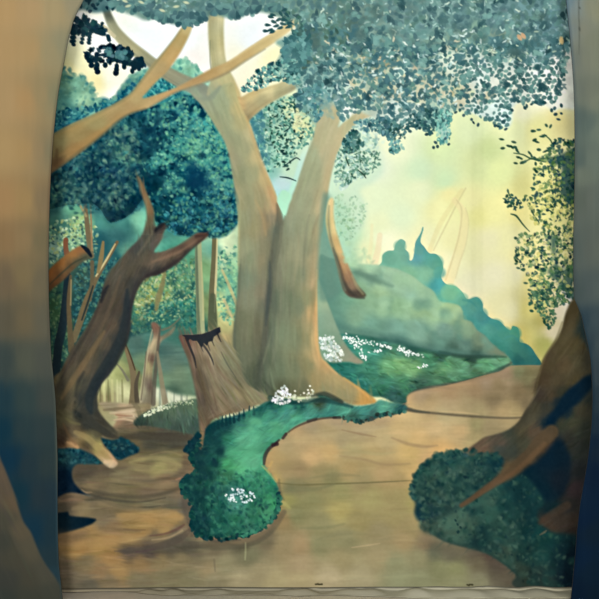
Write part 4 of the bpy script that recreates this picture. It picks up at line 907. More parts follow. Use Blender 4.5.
    lay(cv, m, field(cv, [(300, 440, 190, 158, 112), (285, 440, 172, 148, 106), (310, 422, 168, 146, 112), (335, 420, 166, 144, 112), (360, 424, 176, 152, 114), (380, 418, 176, 150, 112), (330, 430, 182, 156, 112), (330, 452, 204, 164, 108), (312, 458, 206, 164, 112), (350, 448, 178, 156, 108), (345, 440, 172, 150, 110), (275, 460, 180, 148, 98),
        (285, 472, 162, 136, 94), (300, 470, 162, 134, 94), (275, 478, 176, 150, 92), (320, 472, 154, 134, 90), (350, 470, 176, 146, 96), (330, 480, 138, 128, 86), (360, 482, 160, 140, 96), (400, 480, 176, 146, 96), (410, 470, 200, 162, 104), (385, 472, 186, 152, 104), (300, 486, 134, 122, 84), (290, 488, 126, 120, 84), (310, 500, 144, 136, 90), (288, 500, 148, 140, 84),
        (340, 492, 156, 146, 94), (340, 510, 178, 158, 96), (370, 500, 168, 152, 98), (400, 498, 164, 144, 94), (415, 500, 160, 146, 92), (360, 520, 160, 142, 92), (395, 515, 166, 146, 96), (295, 515, 136, 130, 88), (284, 520, 150, 124, 84), (320, 525, 146, 136, 94), (320, 545, 144, 136, 96), (345, 540, 148, 138, 98), (380, 535, 160, 142, 102), (405, 540, 174, 146, 102), (300, 545, 170, 140, 100),
        (285, 545, 158, 136, 98), (340, 560, 164, 146, 104), (380, 558, 166, 146, 106), (300, 565, 176, 150, 112), (330, 575, 190, 168, 130), (300, 580, 178, 156, 114), (360, 580, 180, 162, 124), (395, 565, 150, 144, 106), (400, 580, 158, 154, 116), (395, 400, 200, 160, 112),
        (410, 418, 202, 168, 116), (400, 432, 206, 170, 116), (420, 440, 212, 170, 112), (385, 440, 192, 164, 116), (375, 456, 188, 158, 106), (410, 452, 210, 170, 106), (435, 428, 204, 168, 118), (440, 450, 214, 166, 106), (430, 462, 200, 160, 110), (445, 415, 186, 162, 118), (460, 430, 200, 162, 112), (475, 440, 182, 158, 110), (478, 425, 162, 146, 100),
        (490, 428, 160, 138, 100), (500, 440, 150, 130, 96), (518, 425, 170, 144, 102), (460, 420, 190, 164, 118), (430, 402, 184, 152, 108), (425, 395, 170, 142, 108), (450, 395, 172, 138, 100), (450, 405, 180, 152, 112), (475, 390, 166, 134, 98), (470, 405, 168, 144, 104), (478, 412, 170, 148, 106), (495, 400, 140, 118, 86), (500, 385, 146, 122, 88), (505, 374, 158, 132, 104), (520, 370, 136, 136, 98),
        (530, 378, 128, 118, 82), (520, 392, 144, 120, 86), (505, 410, 176, 146, 102), (530, 405, 130, 110, 80), (515, 412, 184, 156, 108), (540, 385, 100, 84, 60), (505, 380, 158, 132, 100), (488, 382, 158, 132, 104),
        (200, 555, 140, 124, 92), (180, 565, 140, 124, 92), (215, 548, 118, 104, 80), (240, 545, 106, 98, 76), (265, 538, 118, 104, 80), (250, 556, 124, 118, 88), (225, 565, 146, 134, 100), (260, 570, 160, 142, 106), (210, 580, 148, 134, 102), (240, 582, 166, 148, 112), (275, 582, 176, 156, 114), (190, 582, 140, 126, 98), (205, 572, 160, 134, 96),
        (410, 530, 164, 142, 96), (425, 545, 150, 128, 96), (420, 558, 152, 142, 104), (435, 552, 112, 112, 88), (450, 555, 118, 112, 88), (440, 570, 142, 138, 98), (455, 570, 146, 142, 98), (455, 582, 154, 148, 108), (420, 580, 154, 150, 112), (480, 550, 100, 92, 78), (480, 565, 134, 122, 92), (490, 556, 92, 76, 66), (500, 565, 92, 82, 70), (500, 580, 112, 102, 82),
        (480, 582, 150, 142, 110), (515, 582, 100, 92, 74), (530, 586, 90, 84, 66)], 3.8), 1, pa)
    tone(cv, m, noise(cv, 70, 7, 131, -.05), 7)
    tone(cv, m, noise(cv, 16, 8, 132), 6)
    brush(cv, m, 700, 18, 1.6, 0.0, 6, .28, 80, .09)
    for p, w, c, a in [([(408, 410), (420, 412), (440, 414), (465, 416), (490, 418), (525, 418)], [3, 2, 2.4, 2.2, 1.4], (96, 84, 66), .8),
                       ([(405, 408), (415, 411), (430, 413)], [4, 3, 1], (84, 84, 70), .7), ([(440, 412), (460, 412.5), (480, 415)], [1, 1.6, 1], (206, 172, 124), .5),
                       ([(278, 483), (300, 485), (330, 484), (370, 483), (410, 481)], [1, 2, 1.6, 1], (112, 104, 66), .65),
                       ([(310, 478), (335, 475), (360, 476)], [1, 5, 1], (132, 122, 84), .4),
                       ([(342, 430), (360, 434), (376, 437)], [1, 2.4, 1], (150, 120, 88), .5), ([(392, 438), (408, 444), (425, 447), (438, 446)], [1, 3.5, 3, 1], (160, 128, 92), .5),
                       ([(340, 456), (365, 460), (385, 465), (410, 464)], [1, 2.5, 2.5, 1], (160, 130, 92), .5), ([(350, 450), (375, 454), (395, 453)], [2, 4, 1], (176, 158, 108), .4),
                       ([(280, 492), (296, 489), (316, 489), (335, 484)], [2, 6, 4, 1], (118, 116, 80), .4), ([(272, 462), (268, 472), (277, 480)], [2, 3, 2], (206, 164, 92), .5),
                       ([(279, 480), (280, 492), (284, 500)], [2, 3, 1], (84, 88, 66), .5), ([(278, 500), (284, 504), (290, 508)], [2, 5, 2], (178, 168, 100), .5),
                       ([(300, 528), (325, 528), (345, 524)], [1, 3, 1], (122, 120, 84), .35), ([(316, 540), (330, 536), (352, 534)], [1, 4, 1], (134, 126, 90), .4), ([(352, 548), (368, 546), (380, 544)], [.8, 1.6, .8], (196, 166, 124), .6),
                       ([(190, 545), (220, 546), (250, 542), (270, 530), (284, 512)], [6, 10, 10, 9, 5], (88, 82, 66), .5), ([(205, 541), (222, 541), (240, 540)], [3, 4, 2], (72, 68, 60), .5),
                       ([(192, 540), (210, 538.5), (228, 541)], [1, 2, 1], (156, 104, 80), .6), ([(240, 538), (256, 533), (268, 526), (277, 513)], [1.5, 2.5, 3, 2], (150, 132, 104), .6),
                       ([(245.5, 543), (245.5, 552), (245, 560)], [1, 2, 1.5], (176, 172, 128), .5), ([(214, 560), (215, 572)], [2, 1.4], (104, 92, 74), .35)]:
        stroke(cv, p, w, C(*c), a, None, 2.2 if max(w) > 2.4 else 1.2)
    # two dark specks near the hem
    for p in ([(315.5, 584.6), (318, 584.3)], [(319, 584.8), (322, 584.5)], [(467.5, 585.5), (469.5, 586)], [(470, 585.2), (473, 585.6)]):
        stroke(cv, p, [1.4, 1.8], C(64, 58, 36), .85, pa, .8)

    # ---- left lane
    la = part('painted_lane', None, 'narrow brown lane painted winding up between tree and stump')
    m = poly(cv, [(40, 470), (57, 445), (100, 436), (112, 428), (118, 415), (104, 408), (102, 402), (130, 404), (150, 404), (152, 416), (170, 428), (196, 430), (199, 450), (196, 470), (184, 484), (184, 495), (194, 505), (192, 525), (200, 540), (250, 545), (190, 640), (0, 660), (30, 500)], .6)
    lay(cv, blur(m, 1) * np.clip((215 - cv.X) / 30, 0, 1), field(cv, [(112, 406, 150, 134, 104), (125, 410, 190, 160, 126), (118, 416, 170, 130, 100), (132, 416, 196, 168, 136), (130, 424, 118, 96, 74), (140, 412, 140, 124, 92), (150, 420, 100, 84, 62), (145, 432, 82, 76, 60),
        (165, 432, 78, 72, 62), (180, 436, 78, 74, 62), (125, 436, 84, 78, 58), (150, 445, 74, 70, 58), (135, 446, 92, 82, 60), (175, 446, 76, 72, 60), (190, 440, 70, 74, 66), (150, 455, 104, 92, 66), (175, 456, 124, 112, 74), (140, 462, 128, 112, 76), (160, 468, 152, 138, 88), (175, 468, 140, 122, 82), (188, 462, 102, 86, 66),
        (120, 462, 112, 96, 70), (105, 468, 100, 86, 68), (90, 468, 84, 76, 62), (80, 475, 86, 76, 62), (100, 480, 112, 96, 72), (120, 476, 128, 114, 84), (140, 478, 122, 104, 76), (165, 480, 134, 108, 80), (180, 474, 110, 94, 76), (90, 488, 128, 108, 78), (120, 488, 122, 106, 76), (150, 492, 118, 98, 76), (175, 492, 116, 98, 76),
        (80, 496, 124, 102, 78), (70, 500, 104, 86, 68), (95, 500, 90, 80, 66), (100, 508, 126, 108, 80), (85, 508, 136, 116, 84), (125, 502, 108, 96, 70), (150, 505, 116, 104, 78), (170, 505, 104, 94, 74), (185, 505, 98, 92, 80), (65, 508, 92, 82, 68), (105, 520, 124, 106, 80), (130, 518, 150, 118, 72),
        (150, 518, 172, 130, 76), (172, 518, 170, 132, 80), (140, 528, 160, 124, 74), (165, 528, 168, 132, 82), (182, 530, 124, 106, 82), (110, 528, 140, 110, 76), (70, 538, 150, 112, 68), (90, 535, 156, 120, 74), (110, 538, 170, 130, 78), (130, 540, 160, 126, 80), (155, 540, 124, 104, 78), (175, 538, 96, 86, 72),
        (80, 548, 168, 124, 70), (100, 546, 170, 130, 74), (130, 550, 96, 82, 70), (150, 550, 92, 78, 70), (170, 548, 100, 90, 74), (190, 545, 88, 82, 68), (110, 556, 166, 124, 74), (85, 562, 132, 112, 80), (100, 570, 146, 114, 78), (118, 570, 164, 126, 78), (140, 565, 150, 118, 78), (65, 570, 118, 100, 78), (70, 582, 112, 98, 78),
        (160, 562, 140, 118, 82), (180, 562, 136, 118, 86), (110, 582, 128, 108, 80), (140, 580, 126, 112, 84), (90, 586, 106, 96, 78), (165, 580, 136, 122, 90), (190, 580, 140, 128, 94)], 4.6), 1, la)
    cv.id[(m > .5) & (cv.X > 196)] = pa
    tone(cv, m, noise(cv, 36, 6, 141, -.06), 12)
    brush(cv, m * (cv.X < 200), 900, 11, 1.2, .03, 11, .45, 81, .12)
    for p, w, c, a in [([(82, 488), (95, 496), (115, 500), (140, 502), (165, 498)], [2, 3, 3, 2, 1], (74, 68, 56), .6), ([(100, 481), (120, 484), (145, 485)], [1, 2, 1], (92, 82, 62), .5),
                       ([(150, 536), (165, 534), (178, 529), (184, 525)], [1, 2, 3, 1.5], (104, 70, 62), .6), ([(152, 540), (168, 538), (182, 531)], [1, 2.5, 2], (176, 146, 108), .6), ([(115, 551), (140, 550), (160, 546), (178, 540), (190, 530)], [1, 5, 7, 7, 4], (88, 76, 66), .6),
                       ([(136, 552), (146, 551), (155, 549)], [1, 2.4, 1], (92, 62, 70), .5), ([(124, 529), (136, 530), (145, 530)], [1, 2, 1], (112, 84, 60), .5), ([(100, 500), (118, 506), (140, 508), (160, 506)], [2, 3.5, 3, 1], (80, 74, 60), .45),
                       ([(82, 489), (86, 492), (92, 492)], [1, 2, 1], (176, 140, 104), .7), ([(57, 502), (72, 499), (84, 500)], [1, 3, 1], (140, 106, 80), .5), ([(150, 455), (168, 452), (182, 456)], [1, 2, 1], (142, 122, 84), .4),
                       ([(104, 410), (116, 409), (134, 407)], [2, 3, 2], (120, 104, 78), .7), ([(110, 413), (122, 412), (134, 411)], [1, 2, 1], (206, 178, 146), .7), ([(114, 420), (124, 419), (133, 421)], [1, 2.4, 1.5], (210, 176, 140), .7),
                       ([(116, 415), (126, 416), (132, 416)], [1, 1.2, .8], (140, 96, 72), .7), ([(132, 402), (138, 409), (140, 420)], [3, 5, 3], (110, 98, 74), .5), ([(176, 480), (182, 478)], [1, 2], (176, 124, 96), .6)]:
        stroke(cv, p, w, C(*c), a, None, 1.6)
    for p, w, c, a in [([(120, 438), (140, 436), (165, 438), (190, 438)], [3, 8, 9, 6], (68, 62, 52), .65), ([(130, 462), (150, 458), (168, 460), (180, 466)], [2, 5, 6, 3], (156, 140, 92), .55), ([(136, 470), (155, 472), (176, 470)], [2, 4, 2], (160, 142, 94), .45),
                       ([(95, 472), (110, 470), (126, 468)], [3, 6, 2], (96, 84, 66), .4), ([(112, 477), (140, 481), (165, 479), (184, 473)], [1, 3, 3, 2], (96, 84, 64), .55), ([(90, 484), (120, 480), (150, 486), (175, 486)], [3, 5, 5, 3], (140, 118, 84), .4),
                       ([(80, 487), (96, 492), (118, 496), (145, 497), (170, 492), (184, 486)], [2, 4, 4, 4, 4, 3], (78, 70, 56), .55), ([(190, 478), (187, 492), (186, 505), (190, 520), (193, 534)], [8, 10, 9, 9, 6], (82, 74, 64), .5),
                       ([(74, 508), (100, 503), (124, 508), (150, 510)], [4, 6, 5, 3], (146, 122, 88), .45), ([(118, 516), (140, 517), (165, 514), (180, 518)], [4, 9, 10, 6], (178, 138, 86), .45), ([(100, 528), (124, 530), (140, 532)], [2, 3, 1.5], (112, 90, 64), .45),
                       ([(60, 545), (90, 543), (120, 540), (150, 532)], [5, 9, 8, 4], (178, 134, 82), .4), ([(140, 552), (170, 549), (194, 546)], [3, 8, 9], (88, 78, 66), .4), ([(72, 480), (74, 470), (84, 466)], [3, 4, 3], (84, 76, 64), .5)]:
        stroke(cv, p, w, C(*c), a, None, 3)
    wd = part('painted_dark_wedge', None, 'navy wedge of shadow painted low on the left lane')
    m = poly(cv, [(40, 513), (57, 512.5), (69, 511), (70.5, 515), (78, 516), (88, 517), (96, 518.5), (97, 520), (93, 523.5), (84, 527), (74, 530), (66, 532), (57, 534), (40, 536)], .4, False)
    lay(cv, m, C(14, 36, 48), .97, wd)
    lay(cv, poly(cv, [(50, 530), (75, 530), (90, 530), (80, 540), (55, 542)], 3), C(110, 88, 68), .5)
    db = part('painted_dark_bank', None, 'navy and teal bank of undergrowth painted at the lane edge, far left')
    m = poly(cv, [(40, 446), (57, 447), (66, 448), (74, 446), (84, 450), (96, 456), (106, 462), (100, 464), (88, 464), (78, 464), (73, 470), (74, 480), (80, 488), (86, 493), (92, 496), (84, 494), (74, 492), (66, 493), (57, 497), (40, 498)], .7)
    lay(cv, m, field(cv, [(60, 455, 16, 50, 62), (75, 456, 24, 66, 76), (92, 460, 28, 66, 74), (66, 452, 28, 70, 76), (60, 475, 8, 34, 56), (66, 485, 8, 32, 54), (72, 488, 14, 34, 50), (100, 462, 30, 62, 66)], 4), .97, db)
    tone(cv, m, noise(cv, 5, 4, 151), 16)
    leaves(cv, poly(cv, [(58, 449), (74, 447), (95, 457), (98, 463), (75, 462), (60, 462)]), 90, (1, 2.4), [(30, 80, 90), (16, 50, 66), (46, 96, 100)], db, 82, (.3, .7), soft=1.2)
    m = poly(cv, [(98, 437), (108, 439), (118, 437), (122, 437), (130, 441), (138, 447), (139, 452), (130, 456), (120, 460), (114, 456), (106, 446)], .8)
    lay(cv, m, C(14, 54, 66), .95, db)
    leaves(cv, m, 60, (1, 2.4), [(24, 80, 92), (8, 36, 50), (50, 90, 90)], db, 83, (.3, .7), soft=1.2)

    # ---- flower mound by the lane
    fmnd = part('painted_flower_mound', None, 'low grey green mound dotted with cream flowers beside the stump')
    m = poly(cv, [(134, 422), (140, 416), (150, 410), (160, 407), (172, 403), (185, 401), (200, 401), (202, 434), (190, 434), (176, 431), (160, 428), (146, 426), (136, 426)], .6)
    lay(cv, m, field(cv, [(150, 416, 78, 96, 78), (170, 410, 88, 108, 86), (190, 406, 84, 106, 84), (145, 424, 50, 62, 56), (165, 424, 66, 86, 74), (185, 420, 70, 94, 82), (195, 428, 60, 80, 72), (176, 430, 58, 74, 66)]), 1, fmnd)
    brush(cv, m, 180, 4, .8, 1.4, 18, .5, 84, .3)
    fls = part('painted_flowers', fmnd, 'cream flower dots along the mound top')
    leaves(cv, poly(cv, [(144, 414), (156, 408), (164, 406), (166, 409), (156, 412), (146, 417)]), 90, (.5, 1.1), [(214, 214, 186), (190, 196, 160)], fls, 85, (.6, 1), (.7, 1), soft=.6)
    leaves(cv, poly(cv, [(160, 406), (176, 402), (192, 401), (192, 405), (176, 407), (162, 411)]), 70, (.5, 1.0), [(196, 200, 170), (150, 166, 130)], fls, 86, (.5, .9), (.7, 1), soft=.6)

    # ---- twisted tree
    tw = part('painted_twisted_tree', None, 'dark twisted bare tree painted at left leaning right')
    tb = part('painted_root', tw, 'lit roots spreading over the lane')
    m = poly(cv, [(50, 384), (62, 372), (95, 372), (97, 398), (99, 410), (106, 420), (114, 428), (120, 436), (112, 440), (102, 436), (104, 446), (110, 452), (116, 460), (118, 464), (113, 468), (107, 466), (100, 460), (92, 452), (84, 448), (76, 448), (66, 447), (58, 448), (40, 450), (40, 400)], .6)
    lay(cv, m, field(cv, [(58, 395, 92, 80, 56), (66, 395, 104, 90, 62), (75, 385, 112, 96, 66), (72, 405, 88, 78, 58), (78, 400, 50, 52, 48), (84, 395, 44, 48, 48), (90, 400, 66, 64, 54), (80, 412, 44, 48, 46), (92, 415, 64, 62, 54), (100, 424, 66, 62, 52), (108, 432, 72, 68, 56), (88, 424, 54, 54, 48), (60, 420, 84, 76, 54), (68, 418, 98, 90, 64),
        (66, 430, 84, 70, 54), (75, 432, 102, 86, 64), (82, 438, 128, 106, 70), (90, 440, 122, 110, 70), (98, 446, 156, 140, 82), (105, 452, 160, 132, 86), (112, 460, 186, 142, 106), (110, 464, 190, 166, 134), (62, 440, 76, 60, 48), (72, 444, 150, 116, 80), (98, 434, 84, 78, 58), (88, 446, 88, 76, 56)], 4.6), 1, tb)
    tone(cv, m, noise(cv, 10, 4, 161, .6), 16)
    m = poly(cv, [(40, 402), (54, 388), (62, 370), (72, 350), (84, 332), (94, 314), (100, 300), (103, 288), (108, 274), (118, 262), (130, 248), (140, 238), (145, 226), (147, 212), (143, 198), (139, 184), (137, 176), (140, 178), (145, 188), (150, 200), (154, 212), (154, 224), (158, 228), (163, 223), (166, 225), (164, 232),
                  (160, 242), (154, 252), (165, 251), (177, 246), (188, 239), (197, 233), (206, 233), (208, 236), (200, 242), (190, 250), (180, 260), (170, 268), (158, 275), (148, 277), (140, 286), (135, 298), (132, 312), (130, 330), (126, 346), (118, 362), (110, 374), (102, 384), (97, 396), (97, 408), (90, 415), (78, 410), (76, 400), (60, 410)], .5)
    mt_ = tw
    lay(cv, m, field(cv, [(139, 182, 120, 96, 66), (145, 195, 116, 96, 70), (150, 208, 118, 98, 70), (149, 222, 96, 92, 70), (143, 236, 82, 84, 72), (158, 230, 52, 50, 48), (160, 236, 104, 92, 78), (152, 245, 92, 88, 76), (138, 248, 72, 74, 70), (126, 262, 86, 78, 64), (115, 275, 88, 82, 68), (130, 270, 92, 80, 64), (145, 258, 104, 88, 70),
        (150, 264, 116, 94, 76), (165, 258, 116, 92, 72), (178, 253, 112, 90, 72), (190, 244, 126, 98, 76), (200, 236, 100, 76, 62), (172, 264, 66, 58, 52), (158, 271, 56, 54, 50), (186, 252, 62, 56, 50), (146, 272, 66, 60, 54), (110, 290, 84, 74, 62), (122, 285, 84, 72, 60), (132, 285, 58, 58, 54), (106, 305, 84, 70, 58), (118, 305, 80, 66, 54), (128, 305, 48, 52, 54),
        (100, 322, 94, 78, 62), (112, 325, 96, 78, 62), (124, 325, 46, 50, 52), (92, 338, 86, 72, 58), (104, 342, 96, 80, 62), (116, 340, 54, 56, 54), (124, 345, 42, 48, 50), (80, 355, 80, 68, 54), (92, 355, 98, 82, 60), (102, 358, 60, 60, 54), (112, 362, 42, 50, 52), (72, 372, 92, 78, 58), (84, 368, 112, 90, 64), (94, 368, 84, 74, 60), (102, 375, 46, 52, 52),
        (62, 385, 78, 68, 52), (74, 385, 116, 98, 66), (84, 384, 70, 66, 56), (95, 386, 46, 50, 50), (60, 400, 90, 78, 54), (72, 400, 94, 82, 60), (82, 398, 48, 50, 48), (92, 402, 58, 58, 52)], 4.6), 1, mt_)
    grain(cv, m * (cv.X < 170), 163, 4, 50, 12)
    ang_t = lambda x, y: (math.pi / 2 + .45) if y > 255 else (math.pi / 2 - .1 if x < 156 else -.5)
    brush(cv, m, 460, 10, 1.2, ang_t, 11, .45, 87, .12)
    lay(cv, m * (cv.Y > 235), C(58, 60, 56), .3)
    for p, w, c, a in [([(127, 290), (126, 315), (122, 335), (112, 355), (100, 374), (90, 396), (90, 412)], [3, 8, 9, 9, 9, 9, 6], (38, 48, 52), .7),
                       ([(100, 300), (94, 318), (84, 338), (72, 358), (62, 378)], [2, 3, 3, 3, 2], (52, 50, 46), .5), ([(104, 332), (94, 348), (84, 364), (72, 382), (62, 398)], [3, 5, 6, 6, 3], (124, 98, 66), .5),
                       ([(120, 276), (114, 296), (106, 318), (98, 334)], [2, 4, 4, 2], (104, 84, 66), .4), ([(108, 286), (104, 292), (101, 302)], [2, 5, 2], (36, 40, 44), .8), ([(84, 372), (78, 384), (76, 396)], [2, 4, 2], (46, 48, 46), .5),
                       ([(152, 262), (168, 256), (182, 250), (196, 240)], [2, 4, 3, 1], (136, 106, 84), .5), ([(146, 276), (160, 271), (176, 262), (190, 250), (204, 238)], [3, 4, 4, 2, 1], (54, 50, 48), .7),
                       ([(155, 230), (160, 226), (163, 224)], [3, 4, 2], (34, 38, 42), .9), ([(196, 236), (203, 235), (208, 234)], [3, 4, 1], (56, 46, 44), .6), ([(155, 226), (148, 240), (138, 254)], [1, 3, 2], (116, 104, 84), .4)]:
        stroke(cv, p, w, C(*c), a, None, 2.4)
    for p, w, c, a in [([(84, 412), (94, 424), (108, 434), (118, 438)], [8, 8, 6, 2], (56, 56, 50), .7), ([(76, 432), (88, 438), (100, 450), (110, 460)], [4, 6, 6, 5], (166, 140, 88), .5), ([(105, 462), (112, 462), (110, 466)], [3, 4, 2], (206, 170, 130), .8),
                       ([(68, 442), (74, 444), (78, 447)], [2, 4, 3], (184, 140, 96), .8), ([(64, 424), (70, 436), (76, 444)], [2, 3, 2], (120, 90, 62), .5), ([(66, 418), (72, 422), (80, 424)], [2, 3, 2], (110, 100, 66), .6)]:
        stroke(cv, p, w, C(*c), a, tb, 2)
    ol = part('painted_cut_limb', None, 'orange sawn limb with a dark end painted at far left')
    m = poly(cv, [(40, 280), (48, 271), (56, 263), (66, 255), (76, 248), (82, 246), (88, 250), (93, 256), (90, 259), (82, 263), (74, 270), (64, 280), (54, 288), (48, 293), (40, 300)], .4)
    lay(cv, m, field(cv, [(50, 274, 150, 92, 46), (62, 264, 146, 96, 50), (74, 254, 152, 104, 58), (80, 250, 140, 96, 60), (55, 278, 134, 84, 46), (60, 278, 100, 72, 48), (70, 268, 96, 74, 50), (80, 262, 78, 78, 60), (52, 288, 100, 70, 44), (86, 259, 74, 80, 64)], 4), 1, ol)
    stroke(cv, [(82, 246), (87, 250), (91, 256)], [2, 4.5, 2.5], C(26, 38, 46), .95, ol, 1)
    stroke(cv, [(50, 284), (62, 273), (74, 263), (86, 257)], [1, 2, 2, 1], C(60, 62, 48), .6, ol, 1.2)

    # ---- stump
    st = part('painted_broken_stump', None, 'broken brown tree stump with a jagged dark top painted left of the big trunks')
    m = poly(cv, [(179, 336), (184, 335), (192, 335), (202, 334), (211, 331), (217, 328), (220, 327), (221, 331), (221, 336), (225, 340), (231, 345), (236, 352), (241, 368), (246, 382), (256, 390), (266, 395), (272, 399), (266, 403), (254, 407), (244, 411), (232, 414), (221, 417), (213, 420), (209, 427), (205, 440), (201, 453),
                  (199, 452), (200, 436), (199, 420), (197, 400), (193, 380), (188, 360), (182, 345)], .5)
    lay(cv, m, field(cv, [(184, 342, 112, 78, 66), (188, 355, 100, 80, 66), (194, 350, 130, 106, 88), (200, 360, 112, 96, 76), (207, 352, 150, 130, 104), (214, 345, 140, 122, 92), (210, 368, 134, 116, 92), (222, 350, 142, 132, 100), (228, 362, 126, 124, 96), (216, 375, 134, 118, 92),
        (196, 375, 92, 78, 64), (204, 385, 102, 88, 70), (215, 395, 124, 106, 82), (228, 385, 128, 116, 90), (238, 378, 118, 110, 86), (240, 395, 136, 120, 90), (252, 398, 134, 122, 92), (264, 399, 128, 122, 92), (201, 400, 88, 76, 64), (210, 408, 106, 90, 72), (225, 406, 122, 104, 80), (240, 406, 120, 108, 84), (203, 420, 98, 84, 66), (203, 438, 112, 92, 68)], 4), 1, st)
    grain(cv, m, 171, 6, 35, 20)
    brush(cv, m, 330, 12, 1.1, lambda x, y: 1.25 if x < 215 else .95, 13, .5, 88, .1)
    sd = part('painted_jagged_top', st, 'charred dark broken top')
    m = poly(cv, [(182, 335), (192, 335), (202, 334), (211, 331), (217, 328), (220, 327), (221, 332), (217, 335), (214, 337), (213, 341), (209, 342), (207, 346), (204, 343), (202, 348), (199, 344), (197, 341), (193, 341), (190, 339), (188, 342), (186, 338)], .2, False)
    lay(cv, m, C(38, 44, 50), .92, sd)
    for p, w, a in [([(186, 338), (190, 348), (194, 358), (196, 368)], [3, 2.5, 2, .6], .85), ([(203, 345), (208, 352), (212, 360), (213.5, 365)], [2.4, 2, 1.5, .5], .7), ([(217, 333), (219, 338), (221, 342)], [2, 1.5, .5], .8), ([(211, 339), (214, 346)], [1.6, .5], .7), ([(200, 345), (203, 352)], [1.6, .5], .6),
                    ([(207, 343), (210, 351)], [1.6, .6], .6), ([(221, 352), (227, 364), (236, 378)], [.8, 1.6, .6], .3)]:
        stroke(cv, p, w, C(46, 46, 48), a, sd if a > .5 else None, .9)

    # ---- grass island
    gi = part('painted_grass_bank', None, 'bright emerald grass bank curving around in front of the trunks')
    m = poly(cv, [(206, 430), (212, 423), (222, 419), (234, 416), (246, 412), (256, 408), (266, 402), (278, 399), (292, 400), (306, 402), (322, 397), (340, 402), (356, 406), (374, 404), (380, 400), (390, 402), (402, 404), (408, 408), (404, 412), (394, 414), (382, 415), (374, 419), (364, 421), (354, 420), (340, 418), (324, 418), (310, 420),
                  (298, 425), (288, 432), (280, 440), (272, 446), (266, 454), (264, 461), (266, 468), (272, 476), (277, 484), (279, 495), (279, 505), (275, 514), (268, 522), (260, 528), (252, 533), (242, 537), (232, 536), (224, 539), (214, 537), (204, 538), (196, 534), (191, 526), (192, 516), (194, 506), (188, 497), (182, 492), (180, 484), (184, 478),
                  (192, 476), (197, 472), (193, 466), (190, 456), (184, 450), (190, 442), (196, 434), (199, 432), (199, 440), (200, 450), (203, 446)], .4)
    lay(cv, m, field(cv, [(210, 430, 16, 62, 66), (202, 455, 22, 66, 66), (196, 450, 14, 44, 54), (190, 448, 14, 52, 64), (197, 468, 26, 56, 56), (215, 440, 20, 76, 76), (225, 425, 20, 72, 74), (240, 418, 26, 84, 84), (256, 412, 24, 80, 78), (210, 460, 22, 84, 76), (218, 452, 36, 100, 86), (228, 440, 44, 124, 98), (240, 430, 60, 136, 112),
        (255, 424, 64, 144, 116), (270, 416, 58, 140, 118), (285, 412, 62, 140, 124), (245, 440, 76, 158, 122), (262, 436, 66, 154, 120), (278, 430, 76, 156, 120), (295, 420, 74, 156, 126), (235, 455, 64, 154, 112), (250, 455, 72, 164, 118), (228, 465, 56, 144, 96), (240, 468, 70, 160, 110), (256, 462, 84, 168, 126), (262, 448, 60, 132, 100),
        (225, 478, 50, 118, 86), (245, 480, 52, 140, 106), (262, 475, 54, 140, 104), (272, 485, 42, 124, 94), (210, 475, 30, 88, 70), (215, 490, 30, 86, 80), (235, 490, 50, 116, 110), (200, 485, 24, 78, 66), (188, 486, 20, 74, 66), (192, 496, 14, 60, 62), (205, 505, 20, 76, 68), (235, 505, 70, 140, 126), (255, 500, 40, 112, 88), (272, 502, 52, 140, 96), (220, 510, 26, 90, 78),
        (200, 522, 12, 60, 66), (200, 533, 14, 54, 56), (215, 525, 22, 84, 74), (235, 520, 34, 104, 80), (255, 518, 40, 116, 88), (266, 514, 58, 132, 96), (235, 532, 34, 96, 80), (250, 528, 50, 112, 92), (310, 412, 66, 140, 122), (330, 408, 58, 128, 116), (345, 412, 80, 160, 134), (365, 410, 66, 136, 122), (385, 408, 84, 160, 136), (400, 408, 50, 100, 96), (275, 402, 20, 66, 66), (300, 404, 30, 84, 80), (320, 401, 60, 80, 64),
        (340, 404, 60, 120, 104), (280, 406, 40, 106, 98), (372, 417, 56, 100, 92), (350, 418, 50, 84, 76)], 4.6), 1, gi)
    tone(cv, m, noise(cv, 9, 3.5, 181, -.4), 24, (.7, 1, .85))
    brush(cv, m, 900, 5, .9, lambda x, y: (-.5 if x > 250 else -.15) if y < 470 else 1.1, 20, .5, 89, .5)
    leaves(cv, m * (cv.X < 285) * (cv.Y > 470), 500, (1, 2.6), [(24, 88, 76), (60, 134, 106), (14, 64, 66), (44, 112, 90)], gi, 90, (.25, .6), soft=1.2)
    leaves(cv, m * (cv.X < 216), 150, (1, 3), [(10, 44, 56), (16, 60, 66), (30, 84, 78)], gi, 91, (.3, .7), soft=1.2)
    for (x, y) in ((210, 431), (214, 424), (218, 422), (222, 420), (226, 419), (230, 417), (234, 416), (239, 414), (244, 412), (249, 410), (212, 427), (254, 408)):
        stroke(cv, [(x, y + 6), (x + rng.uniform(-.6, .6), y - rng.uniform(1, 4))], [3.4, .8], C(16, 56, 62), .85, gi, .9)
    for p, w, c, a in [([(264, 464), (265, 456), (269, 449), (275, 444), (279, 440)], [2.5, 4, 3.5, 3, 2], (58, 52, 50), .8), ([(273, 445), (277, 444)], [4, 4], (56, 44, 46), .8), ([(283, 438), (286, 434)], [3, 3], (64, 50, 48), .8), ([(286, 434), (296, 427), (308, 422), (322, 418.5), (336, 417.5)], [1, 2, 2.4, 2, 2], (76, 66, 56), .7),
                       ([(308, 421), (316, 419)], [3, 3], (56, 56, 54), .6), ([(334, 417.6), (340, 417.5)], [3, 3], (50, 50, 48), .7), ([(344, 419), (358, 421), (370, 420), (380, 416), (394, 414), (406, 410)], [1.5, 3, 3.5, 3, 3, 2], (60, 84, 78), .65), ([(262, 466), (268, 472), (276, 482)], [1, 2, 1], (170, 168, 100), .7)]:
        stroke(cv, p, w, C(*c), a, gi, 1.2)
